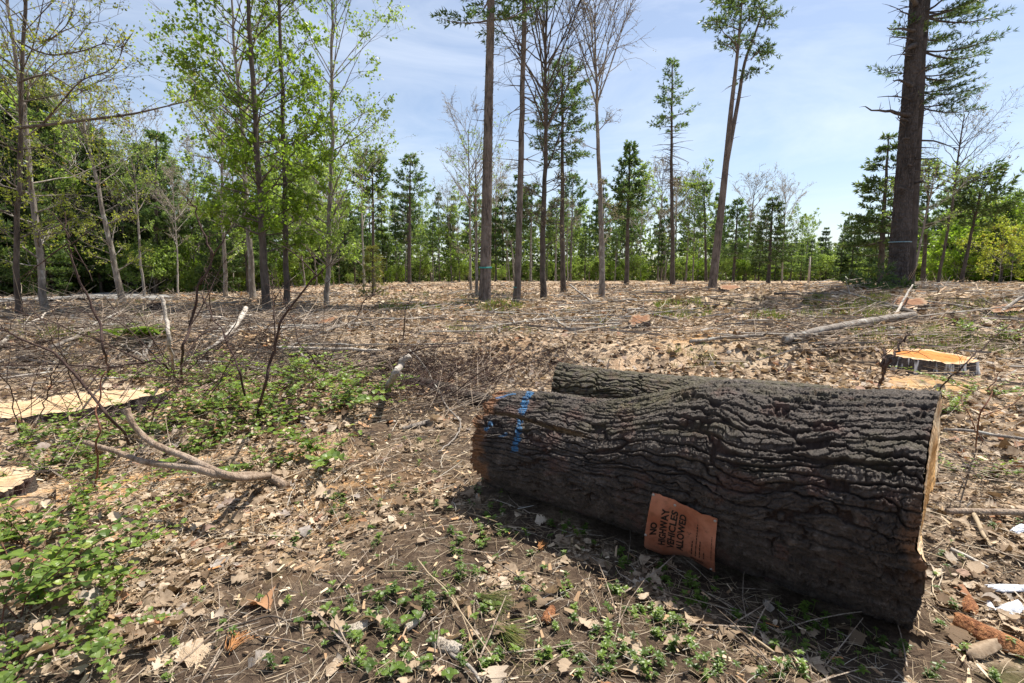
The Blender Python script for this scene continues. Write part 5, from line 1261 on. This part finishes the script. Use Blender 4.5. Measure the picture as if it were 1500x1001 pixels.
# ------------------------------------------------------------------ branches, sticks and saplings placed one by one
def Pd(px, py, d): return CAM + ray(px, py) * d
def stick(name, label, cat, segs, mat, sides=7, cap=True, rough=.03, group=None):
    """segs: list of (points, r0, r1)"""
    o = segs[0][0][0]; mb = MB(); r2 = np.random.default_rng(abs(hash(label)) % 1000 if False else sum(map(ord, label)))
    for pts, r0, r1 in segs:
        n = max(10, len(pts) * 6); p = strips(np.array(pts), n)
        rad = np.linspace(r0, r1, n) * (1 + r2.normal(0, rough, n)); sap = name == 'bare_sapling'
        p = p + np.cumsum(r2.normal(0, r0 * .10, (n, 3)), 0) * np.linspace(0, 1, n)[:, None] * .4
        Lp = np.linalg.norm(p[-1] - p[0])
        kk = max(5, int(Lp / .12)); kn = r2.normal(0, .012 if sap else .007, (kk, 3)) * min(1., Lp); kn[0] = 0
        p = p + np.stack([np.interp(np.linspace(0, kk - 1, n), np.arange(kk), kn[:, e]) for e in range(3)], -1)
        if sap and r0 > .004:
            for e in range(int(3 + Lp * 4)):
                q_ = r2.integers(n // 4, n - 1); td = nrmz(p[q_ + 1] - p[q_ - 1]); dd = nrmz(td * .7 + r2.normal(0, .6, 3) + [0, 0, .15]); l_ = r2.uniform(.05, .22) * min(1.3, Lp + .2)
                tw_ = p[q_] + np.linspace(0, 1, 5)[:, None] * l_ * dd + np.cumsum(r2.normal(0, .012, (5, 3)), 0); tubes(mb, tw_, np.linspace(.0028, .001, 5) * max(.7, min(1.8, r0 / .008)), 4, cap=True)
        tubes(mb, p, rad * (1.2 if name == 'bare_sapling' else 1.), sides, cap=cap)
    x = mb.build(name, M[mat], origin=tuple(o), smooth=True); tag(x, label, cat, group); return x
def lift(p, z): return p + np.array([0, 0, z])
g = G
# forked grey branch, left foreground
b0 = lift(g(420, 718), .03); fk = lift(g(305, 690), .07)
stick('fallen_branch', 'forked grey brown fallen branch on leaf litter in the left foreground', 'branch', [
    ([b0, lift(g(385, 708), .05), Pd(335, 700, 3.05), Pd(270, 687, 3.12), Pd(200, 672, 3.2), Pd(122, 648, 3.3)], .030, .014),
    ([lift(g(395, 710), .07), Pd(350, 697, 3.02), Pd(300, 682, 3.1), Pd(250, 662, 3.16), Pd(212, 640, 3.2), Pd(195, 620, 3.2), Pd(187, 600, 3.2)], .022, .017)], 'bark_tan', 10)
k = 'dark bare sapling'
stick('bare_sapling', 'tall dark sapling with forked tip, rising from the dense shrubs', 'sapling', [
    ([g(265, 560), Pd(268, 520, 5.0), Pd(277, 480, 5.0), Pd(290, 425, 4.95), Pd(311, 377, 4.9), Pd(298, 345, 4.9), Pd(284, 310, 4.9), Pd(274, 290, 4.9)], .012, .004),
    ([Pd(311, 377, 4.9), Pd(325, 355, 4.85), Pd(342, 328, 4.8)], .006, .003), ([Pd(277, 480, 5), Pd(300, 440, 5.1), Pd(320, 400, 5.2), Pd(341, 370, 5.2)], .006, .002)], 'twig_dark', 6)
stick('bare_sapling', 'dark sapling leaning back over the shrubs with crossing twigs', 'sapling', [
    ([g(358, 590), Pd(352, 555, 4.6), Pd(343, 525, 4.65), Pd(330, 497, 4.7), Pd(312, 462, 4.8), Pd(293, 427, 4.9)], .010, .004),
    ([Pd(330, 497, 4.7), Pd(345, 475, 4.7), Pd(352, 450, 4.7)], .005, .002), ([Pd(320, 480, 4.75), Pd(290, 495, 4.6), Pd(262, 548, 4.4)], .006, .004)], 'twig_dark', 6)
stick('bare_sapling', 'curved black sapling arching towards the leafy trees, buds at its tip', 'sapling', [
    ([g(377, 612), Pd(384, 570, 4.3), Pd(395, 530, 4.25), Pd(403, 505, 4.2), Pd(415, 475, 4.15), Pd(428, 452, 4.1), Pd(445, 424, 4.05), Pd(463, 403, 4.0), Pd(477, 396, 4.0)], .012, .005),
    ([Pd(463, 403, 4.0), Pd(448, 388, 4.0), Pd(424, 367, 4.0), Pd(395, 355, 4.05)], .005, .002), ([Pd(470, 400, 4.0), Pd(478, 415, 3.98), Pd(488, 404, 3.95)], .003, .0015), ([Pd(403, 505, 4.2), Pd(401, 470, 4.2), Pd(399, 440, 4.25), Pd(397, 420, 4.25)], .005, .002)], 'twig_dark', 6)
stick('bare_sapling', 'long arching brown stem sweeping from the shrubs to the picture edge', 'sapling', [
    ([g(190, 655), Pd(165, 620, 3.6), Pd(127, 570, 3.6), Pd(100, 540, 3.6), Pd(70, 512, 3.6), Pd(30, 492, 3.55), Pd(-30, 478, 3.5)], .010, .005),
    ([Pd(127, 570, 3.6), Pd(150, 545, 3.7), Pd(190, 536, 3.8)], .004, .002)], 'twig_dark', 6)
stick('bare_sapling', 'thin dark sapling with a kinked stem before the pale leaning trunk', 'sapling', [
    ([g(160, 550), Pd(155, 523, 5.2), Pd(142, 475, 5.2), Pd(132, 440, 5.2), Pd(113, 400, 5.2), Pd(101, 362, 5.2), Pd(99, 345, 5.2), Pd(97, 310, 5.2)], .012, .004),
    ([Pd(101, 362, 5.2), Pd(115, 350, 5.2), Pd(148, 325, 5.2)], .005, .002), ([Pd(101, 352, 5.2), Pd(85, 320, 5.2), Pd(65, 302, 5.2)], .005, .002), ([Pd(108, 360, 5.2), Pd(122, 385, 5.2), Pd(138, 415, 5.2)], .004, .002), ([Pd(99, 357, 5.2), Pd(60, 385, 5.2), Pd(25, 412, 5.2)], .006, .002)], 'twig_dark', 6)
stick('bare_sapling', 'thin red upright stem beside the lifted end of the forked branch', 'sapling', [([g(139, 712), Pd(143, 650, 3.0), Pd(145, 590, 3.0), Pd(147, 545, 3.0)], .0055, .003)], 'twig_red', 6)
stick('bare_sapling', 'wiry dark stem crossing low over the slash to the picture edge', 'sapling', [
    ([g(262, 560), Pd(240, 535, 4.7), Pd(213, 532, 4.7), Pd(160, 537, 4.6), Pd(80, 535, 4.5), Pd(-20, 538, 4.4)], .009, .004), ([Pd(213, 532, 4.7), Pd(150, 500, 4.6), Pd(80, 475, 4.5), Pd(10, 450, 4.4)], .006, .003), ([Pd(240, 535, 4.7), Pd(175, 475, 4.8), Pd(120, 455, 4.8)], .005, .002)], 'twig_dark', 6)
stick('bare_sapling', 'slim dark stem leaning right through the shrubs below the pale poles', 'sapling', [
    ([g(470, 545), Pd(455, 520, 6), Pd(440, 505, 6), Pd(428, 470, 6), Pd(420, 440, 6)], .008, .003)], 'twig_dark', 6)
stick('bare_sapling', 'thin dark whip standing in front of the ribboned pine', 'sapling', [([g(590, 505), Pd(592, 470, 8), Pd(596, 450, 8), Pd(613, 415, 8)], .010, .003)], 'twig_dark', 6)
stick('bare_sapling', 'slender bowed whip reaching from the twig heap to the chip mound', 'sapling', [([g(560, 545), Pd(610, 512, 7), Pd(665, 505, 7.4), Pd(690, 485, 8), Pd(715, 462, 8.6), Pd(742, 445, 9)], .010, .004)], 'twig_dark', 6)
stick('bare_sapling', 'black straight twig sticking up behind the hump of the big log', 'twig', [([g(1288, 562), Pd(1300, 535, 4.6), Pd(1315, 510, 4.6), Pd(1329, 487, 4.6)], .011, .006)], 'twig_dark', 6)
stick('bare_sapling', 'short black twig beside the taller one behind the big log', 'twig', [([g(1290, 560), Pd(1293, 540, 4.6), Pd(1298, 512, 4.6)], .010, .006), ], 'twig_dark', 6)
stick('bare_sapling', 'thin dark stem slanting up past the orange topped stump', 'sapling', [([g(1372, 575), Pd(1398, 545, 4.4), Pd(1440, 508, 4.5), Pd(1486, 467, 4.6)], .007, .003)], 'twig_dark', 6)
stick('bare_sapling', 'wiry red brown shrub stems rising right of the sawn log end', 'sapling', [([g(1430, 660), Pd(1440, 610, 3.4), Pd(1455, 575, 3.4), Pd(1470, 540, 3.4)], .005, .002), ([g(1440, 650), Pd(1420, 610, 3.4), Pd(1402, 575, 3.4)], .004, .002), ([Pd(1440, 610, 3.4), Pd(1470, 600, 3.4), Pd(1500, 580, 3.4)], .003, .002)], 'twig_red', 5)
stick('fallen_branch', 'thin grey stick lying level right of the sawn log end', 'branch', [([lift(g(1380, 652), .14), lift(g(1440, 655), .12), lift(g(1540, 668), .1)], .012, .014)], 'bark_grey', 8)
for k, (x0, y0, x1, y1, x2, y2, d_, lab) in enumerate([(262, 556, 225, 500, 160, 452, 4.8, 'dark whip fanning low towards the pale leaning trunk'), (300, 600, 330, 540, 372, 470, 4.5, 'dark whip crossing between the two tall saplings'), (262, 556, 300, 520, 352, 480, 4.7, 'short dark whip fanning out of the slash'),
        (120, 600, 90, 520, 40, 440, 4.0, 'thin dark whip before the long pale stump'), (60, 620, 75, 560, 118, 500, 3.8, 'thin brown whip standing on the long pale stump side'), (30, 640, 10, 560, -20, 500, 3.4, 'thin brown whip cut off by the picture edge'), (215, 640, 235, 590, 290, 545, 3.9, 'dark whip leaning behind the upright fork'),
        (400, 470, 402, 440, 398, 405, 7.0, 'thin upright whip below the leafy clump'), (310, 480, 306, 430, 300, 395, 7.5, 'thin upright whip before the straight pale trunk'), (520, 470, 535, 440, 560, 420, 9, 'short bent whip near the thin birch'), (655, 585, 690, 555, 735, 520, 5.6, 'wiry dark whip rising from the twig heap by the mossy log'), (640, 575, 668, 545, 700, 525, 5.6, 'second wiry whip rising from the twig heap'), (700, 570, 740, 545, 800, 525, 5.6, 'slanted thin whip just left of the mossy log')]):
    stick('bare_sapling', lab, 'sapling', [([g(x0, y0), Pd(x1, y1, d_), Pd(x2, y2, d_ * 1.02)], .0055 * d_ / 4.5, .002 * d_ / 4.5), ([Pd(x1, y1, d_), Pd((x1 + x2) / 2 + 18, (y1 + y2) / 2 - 6, d_), Pd(x2 + 34, y2 + 4, d_)], .003 * d_ / 4.5, .0015 * d_ / 4.5)], 'twig_dark', 5)
# white stake, pale broken stub, dark pole
stick('wooden_stake', 'pale peeled stake leaning upright in the slash', 'stake', [([g(256, 548), Pd(250, 510, 5.6), Pd(243, 465, 5.6), Pd(238, 433, 5.6)], .022, .019)], 'bark_birch', 8)
stick('fallen_branch', 'blue grey broken stub sticking up from the dark pole', 'branch', [([g(566, 570), Pd(576, 552, 5.4), Pd(588, 534, 5.4), Pd(600, 522, 5.4)], .042, .03)], 'bark_birch', 10)
stick('fallen_branch', 'dark brown fallen pole running to the thin end of the big log', 'branch', [([lift(g(575, 562), .12), lift(g(620, 572), .11), lift(g(660, 582), .09), lift(g(715, 598), .07)], .055, .075)], 'bark_dark', 10)
stick('fallen_branch', 'long dark thin stem lying across behind the shaded soil', 'branch', [([lift(g(440, 548), .1), lift(g(540, 550), .14), lift(g(640, 548), .12), lift(g(740, 540), .1)], .018, .008)], 'twig_dark', 7)
stick('fallen_branch', 'thin curved bare branch trailing from the twig heap over dark soil', 'branch', [([lift(g(600, 540), .3), lift(g(625, 560), .2), lift(g(650, 600), .1), lift(g(672, 625), .06), lift(g(668, 645), .04), lift(g(640, 668), .03)], .012, .005)], 'bark_grey', 7)
stick('fallen_branch', 'grey split wood scrap on dark soil left of the log', 'branch', [([lift(g(590, 632), .02), lift(g(608, 628), .03), lift(g(632, 622), .03)], .022, .03)], 'bark_grey', 6)
stick('fallen_branch', 'thick grey barked branch lying in front of the orange topped stump', 'branch', [([lift(g(1148, 505), .08), lift(g(1190, 496), .10), lift(g(1250, 485), .12), lift(g(1300, 478), .14), lift(g(1338, 474), .16)], .06, .075)], 'bark_grey', 10)
stick('fallen_branch', 'second thinner branch lying under the thick grey one', 'branch', [([lift(g(1200, 515), .05), lift(g(1255, 497), .06), lift(g(1310, 485), .06)], .03, .02)], 'bark_grey', 8)
stick('fallen_branch', 'dark stick with light end lying behind the mossy log', 'branch', [([lift(g(1010, 505), .05), lift(g(1070, 500), .06), lift(g(1120, 497), .06)], .03, .025)], 'bark_grey', 8)
stick('fallen_branch', 'pale bleached pole with raised tip before the leafy trees', 'branch', [([lift(g(290, 530), .1), lift(g(318, 515), .12), lift(g(345, 495), .2), lift(g(362, 480), .4)], .03, .05), ([lift(g(330, 505), .15), lift(g(370, 490), .12), lift(g(420, 488), .1), lift(g(470, 490), .1)], .02, .012)], 'bark_birch', 8)
stick('fallen_branch', 'long silvery pole lying level behind the green shrubs', 'branch', [([lift(g(405, 520), .12), lift(g(470, 522), .12), lift(g(560, 522), .1)], .03, .022)], 'bark_birch', 8)
stick('fallen_branch', 'second silvery pole lying just behind the level one', 'branch', [([lift(g(440, 515), .12), lift(g(520, 516), .12), lift(g(690, 512), .1)], .02, .012)], 'bark_grey', 8)
stick('fallen_branch', 'white barked log lying flat in shade under the leafy trees', 'branch', [([lift(g(290, 473), .1), lift(g(330, 472), .1), lift(g(370, 469), .1)], .05, .04)], 'bark_birch', 8)
stick('fallen_branch', 'bare stick propped on the ground near the pine with ragged crown', 'branch', [([lift(g(835, 432), .5), lift(g(850, 440), .3), lift(g(868, 447), .08)], .05, .03)], 'bark_grey', 8)
stick('fallen_branch', 'bleached stick propped on the broken reddish stump', 'branch', [([lift(g(1310, 468), .05), lift(g(1322, 458), .3), lift(g(1334, 447), .5)], .03, .02)], 'bark_birch', 8)
stick('fallen_branch', 'small forked pale stick near the top edge of the slash by the red stump', 'branch', [([lift(g(1465, 462), .05), lift(g(1490, 452), .2), lift(g(1520, 448), .3)], .04, .03)], 'bark_birch', 8)
# foreground sticks
stick('fallen_branch', 'long thin tan twig lying slantwise across the foreground seedlings', 'twig', [([lift(g(612, 833), .05), lift(g(650, 880), .05), lift(g(700, 945), .04), lift(g(745, 1005), .03)], .004, .003)], 'straw', 6)
stick('fallen_branch', 'second thin tan twig crossing beside the slanting one', 'twig', [([lift(g(560, 845), .03), lift(g(620, 852), .05), lift(g(660, 890), .05), lift(g(705, 990), .03)], .003, .002)], 'straw', 6)
stick('fallen_branch', 'thin brown root like twig curving over bare soil near the brown leaf', 'twig', [([lift(g(300, 935), .02), lift(g(350, 925), .03), lift(g(395, 912), .03), lift(g(430, 915), .02), lift(g(500, 917), .02)], .005, .003)], 'bark_dark', 6)
stick('fallen_branch', 'greenish thin stick poking in at the bottom edge', 'twig', [([lift(g(660, 965), .02), lift(g(685, 985), .03), lift(g(705, 1010), .03)], .008, .006)], 'bark_grey', 7)
stick('fallen_branch', 'bleached stick lying under the seedlings by the log shadow', 'twig', [([lift(g(1072, 925), .02), lift(g(1100, 940), .02), lift(g(1135, 965), .02)], .008, .005)], 'straw', 7)
stick('fallen_branch', 'pale stick pointing at the sawn log end', 'twig', [([lift(g(1392, 812), .03), lift(g(1420, 825), .03), lift(g(1445, 838), .03)], .012, .008)], 'bark_birch', 7)
stick('fallen_branch', 'flat tan splinter standing against the right hand debris', 'twig', [([lift(g(1425, 765), .05), lift(g(1440, 790), .03), lift(g(1450, 808), .02)], .014, .008)], 'straw', 7)
stick('fallen_branch', 'brown split pole with orange core beside the cut face', 'branch', [([lift(g(1385, 763), .06), lift(g(1440, 763), .06), lift(g(1540, 764), .06)], .018, .022)], 'bark_tan', 8)
# chunks at the lower right
def slab(px, py, L, W, T, yaw, tilt, mat, name, label, cat, seed):
    p = G(px, py); r2 = np.random.default_rng(seed); n, k = 18, 9
    u, v = np.meshgrid(np.linspace(-.5, .5, n), np.linspace(-.5, .5, k), indexing='ij')
    wv = W * (1 - .35 * (2 * u) ** 2 + .3 * (fbm(u * 6, v * 0, seed, 3) - .5)); x = L * u + .12 * L * (fbm(v * 7, u * 0 + 3, seed + 1, 3) - .5) * np.abs(2 * u) ; y = wv * v
    z = .35 * W * (1 - (2 * v) ** 2) + T * (fbm(u * 5, v * 9, seed + 2, 4) - .5) * 1.2
    c, s = math.cos(yaw), math.sin(yaw)
    def tr(zz):
        zz = zz + tilt * x; return np.stack([p[0] + c * x - s * y, p[1] + s * x + c * y, p[2] + .012 + zz + abs(tilt) * L / 2], -1)
    a = np.arange(n - 1)[:, None] * k + np.arange(k - 1)[None]; q = np.stack([a, a + k, a + k + 1, a + 1], -1).reshape(-1, 4)
    mb = MB(); t_, b_3 = tr(z + T * .5), tr(z - T * .5); mb.add(t_, q); mb.add(b_3, q[:, ::-1])
    bd = np.concatenate([np.arange(k), np.arange(1, n) * k + k - 1, (n - 1) * k + np.arange(k - 2, -1, -1), np.arange(n - 2, 0, -1) * k]); m_ = len(bd); i_ = np.arange(m_)
    mb.add(np.concatenate([t_.reshape(-1, 3)[bd], b_3.reshape(-1, 3)[bd]]), np.stack([i_, (i_ + 1) % m_, (i_ + 1) % m_ + m_, i_ + m_], -1))
    o = mb.build(name, M[mat], origin=tuple(p)); tag(o, label, cat)
M['bark_rust'] = bark_mat('rusty_inner_bark', (.10, .035, .015), (.26, .11, .05), (.40, .20, .09), sc=3)
m, nt = new_mat('birch_paper_bark'); t = NT(nt)
t.out(t.ramp(t.noise(t.coord(), 16, 5, .7), [(.35, (.25, .26, .30)), (.5, (.58, .62, .70)), (.7, (.74, .77, .82))]), .7, t.noise(t.coord(), 50, 4), .6, .01); M['paper_bark'] = m
slab(1455, 945, .26, .10, .015, 2.3, .12, 'bark_rust', 'bark_chunk', 'rusty orange curved bark chunk at the lower right corner', 'bark', 1)
slab(1420, 895, .12, .06, .012, .9, .1, 'bark_rust', 'bark_chunk', 'small olive brown bark chunk above the rusty one', 'bark', 2)
slab(803, 908, .09, .045, .01, 1.1, .12, 'bark_rust', 'bark_chunk', 'small rust red bark flake among foreground seedlings', 'bark', 3)
slab(518, 927, .12, .05, .012, .35, .05, 'wood_grey', 'wood_scrap', 'pale weathered wood scrap at the lower edge', 'wood scrap', 11)
slab(655, 952, .13, .055, .014, -.5, .05, 'wood_grey', 'wood_scrap', 'broad grey wood scrap between seedlings', 'wood scrap', 12)
slab(608, 916, .10, .035, .012, .9, .08, 'wood_grey', 'wood_scrap', 'small grey wood scrap next to the slanting twig', 'wood scrap', 13)
slab(1470, 868, .16, .05, .006, -.15, .1, 'paper_bark', 'bark_strip', 'long blue white birch bark strip on dark debris', 'bark', 4)
slab(1478, 900, .12, .07, .006, .3, .15, 'paper_bark', 'bark_strip', 'torn broad blue white bark piece below the long strip', 'bark', 5)
slab(1450, 893, .05, .03, .005, 1.2, .2, 'paper_bark', 'bark_strip', 'tiny upright blue white bark scrap between the larger ones', 'bark', 6)
slab(1490, 782, .10, .05, .006, .4, .2, 'paper_bark', 'bark_strip', 'blue white bark scrap at the picture edge beside the brown pole', 'bark', 7)
slab(1435, 960, .16, .07, .006, .2, .15, 'leaf_dead', 'bark_strip', 'pale tan curled sheet of bark below the sawn end', 'bark', 8)
slab(938, 866, .09, .028, .008, .5, .02, 'cut_pale', 'wood_chip', 'pale yellow wood chip lying alone among seedlings', 'wood chip', 9)
slab(1345, 440, .5, .3, .2, .3, .1, 'paper_bark', 'rock', 'pale stone beside the foot of the giant pine', 'rock', 10) if False else None
# sticks across the clearing, each one a thing
bm_ = []
for k in range(8):
    r2 = np.random.default_rng(950 + k); mb = MB(); n = 14; s = np.linspace(0, 1, n)
    p = np.stack([(s - .5) * 2.2, np.cumsum(r2.normal(0, .03, n)), .05 + np.cumsum(r2.normal(0, .012, n)) + .12 * s * r2.random()], -1); r0 = r2.uniform(.022, .05)
    tubes(mb, p, r0 * (1 - .6 * s), 7, cap=True)
    for j in range(r2.integers(1, 4)):
        q = r2.integers(4, 12); d = nrmz(np.array([r2.uniform(.2, 1), r2.normal(0, .6), r2.uniform(.0, .5)])); tubes(mb, p[q] + (s * r2.uniform(.3, .8))[:, None] * d, r0 * .4 * (1 - .7 * s), 5)
    bm_.append(mb)
proto_b = {}
cls = (('bark_birch', 'bleached pale stick lying in the logging slash of the clearing', 'bleached sticks lying over the clearing'), ('bark_grey', 'grey branch lying in the logging slash of the clearing', 'grey branches lying over the clearing'), ('bark_dark', 'dark branch lying in the logging slash of the clearing', 'dark branches lying over the clearing'))
for i in range(210):
    if i < 130: px, py = rng.uniform(0, 1500), 418 + 70 * rng.random() ** 1.1
    else: px, py = rng.uniform(0, 640), rng.uniform(445, 545)
    if 560 < px < 1300 and py > 500: py = 470
    p = G(px, py); dist = np.hypot(p[0], p[1]); c = int(rng.choice(3, p=[.16, .52, .32])); v = int(rng.integers(0, 8))
    if dist < 5.5: continue
    key = (c, v)
    if key not in proto_b:
        o = bm_[v].build('fallen_branch', M[cls[c][0]], origin=(0, 0, 0)); tag(o, cls[c][1], 'branch', cls[c][2]); proto_b[key] = o
    else: o = proto_b[key].copy(); COL.objects.link(o)
    yaw = rng.uniform(0, 6.28); slope = (H1(p[0] + .8 * math.cos(yaw), p[1] + .8 * math.sin(yaw)) - H1(p[0] - .8 * math.cos(yaw), p[1] - .8 * math.sin(yaw))) / 1.6
    sc = rng.uniform(.4, 1.15) * (1.0 if dist > 9 else .6) * (.75 if px < 640 and i >= 130 else 1.); o.location = (p[0], p[1], p[2] + .02); o.rotation_euler = (0, -math.atan(slope), yaw); o.scale = (sc, sc * .8, sc * .8)
# green boughs at the foot of the giant pine and its slash
bo = empty('pine_bough', (xat(1300, 431, 16.6), 16.6, H1(xat(1300, 431, 16.6), 16.6)), 'dark green cut pine boughs lying at the foot of the giant pine', 'bough')
w, f = MB(), MB(); r2 = np.random.default_rng(970)
for k in range(7):
    a = np.array([r2.normal(0, .2), r2.normal(0, .1), .05]); b_3 = a + np.array([r2.uniform(-1.5, .5), r2.normal(0, .4), r2.uniform(.1, .8) if k < 3 else .12])
    p = limb(w, a, b_3, .02, r2); tuft_cloud(f, w, list(p[3:]), .14, 5, .2, .02, 7, r2)
w.build('stem', M['bark_dark'], bo, origin=(0, 0, 0)); f.build('foliage', M['needle_dark'], bo, origin=(0, 0, 0), smooth=False)

# ------------------------------------------------------------------ light, sky, camera
SUN_EL = math.radians(65); SUN_AZ = math.atan2(.80, .60)
sv = Vector((math.sin(SUN_AZ) * math.cos(SUN_EL), math.cos(SUN_AZ) * math.cos(SUN_EL), math.sin(SUN_EL)))
sl = bpy.data.lights.new('sun', 'SUN'); sl.energy = 5.0; sl.angle = math.radians(.53); sl.color = (1, .93, .81)
so = bpy.data.objects.new('sun', sl); so.rotation_euler = sv.to_track_quat('Z', 'Y').to_euler(); so.location = (0, 0, 40); COL.objects.link(so)
wd = bpy.data.worlds.new('World'); scene.world = wd; wd.use_nodes = True
nt = wd.node_tree; nt.nodes.clear(); t = NT(nt)
sk = t.n('ShaderNodeTexSky'); sk.sky_type = 'NISHITA'; sk.sun_disc = False; sk.sun_elevation = SUN_EL; sk.sun_rotation = SUN_AZ; sk.altitude = 200; sk.air_density = 1.0; sk.dust_density = 1.2; sk.ozone_density = 1.6
co = t.n('ShaderNodeTexCoord'); mp = t.n('ShaderNodeMapping'); mp.inputs['Scale'].default_value = (1, 1, 3.6); mp.inputs['Rotation'].default_value = (.1, .12, 0); t.l(co.outputs['Generated'], mp.inputs[0])
c1 = t.noise(mp.outputs[0], 2.1, 7, .62, .9)
cl = t.ramp(c1, [(.40, .12), (.80, .5)])
bg = t.n('ShaderNodeBackground'); bg.inputs[1].default_value = .08
t.l(t.mix(cl, sk.outputs[0], (7.5, 7.9, 8.4)), bg.inputs[0]); o = t.n('ShaderNodeOutputWorld'); t.l(bg.outputs[0], o.inputs[0])
cam = bpy.data.cameras.new('camera'); cam.sensor_width = 36; cam.lens = FPX / 1500 * 36; cam.clip_start = .05; cam.clip_end = 2000
cob = bpy.data.objects.new('camera', cam); cob.location = CAM; cob.rotation_euler = (PI / 2 - PITCH, 0, 0); COL.objects.link(cob); scene.camera = cob
scene.view_settings.view_transform = 'Standard'; scene.view_settings.look = 'None'; scene.view_settings.exposure = 1.02; scene.view_settings.gamma = 1
scene.render.engine = 'CYCLES'
cy = scene.cycles; cy.use_denoising = True; cy.max_bounces = 6; cy.diffuse_bounces = 3; cy.transmission_bounces = 3; cy.glossy_bounces = 2; cy.sample_clamp_indirect = 6; cy.caustics_reflective = False; cy.caustics_refractive = False
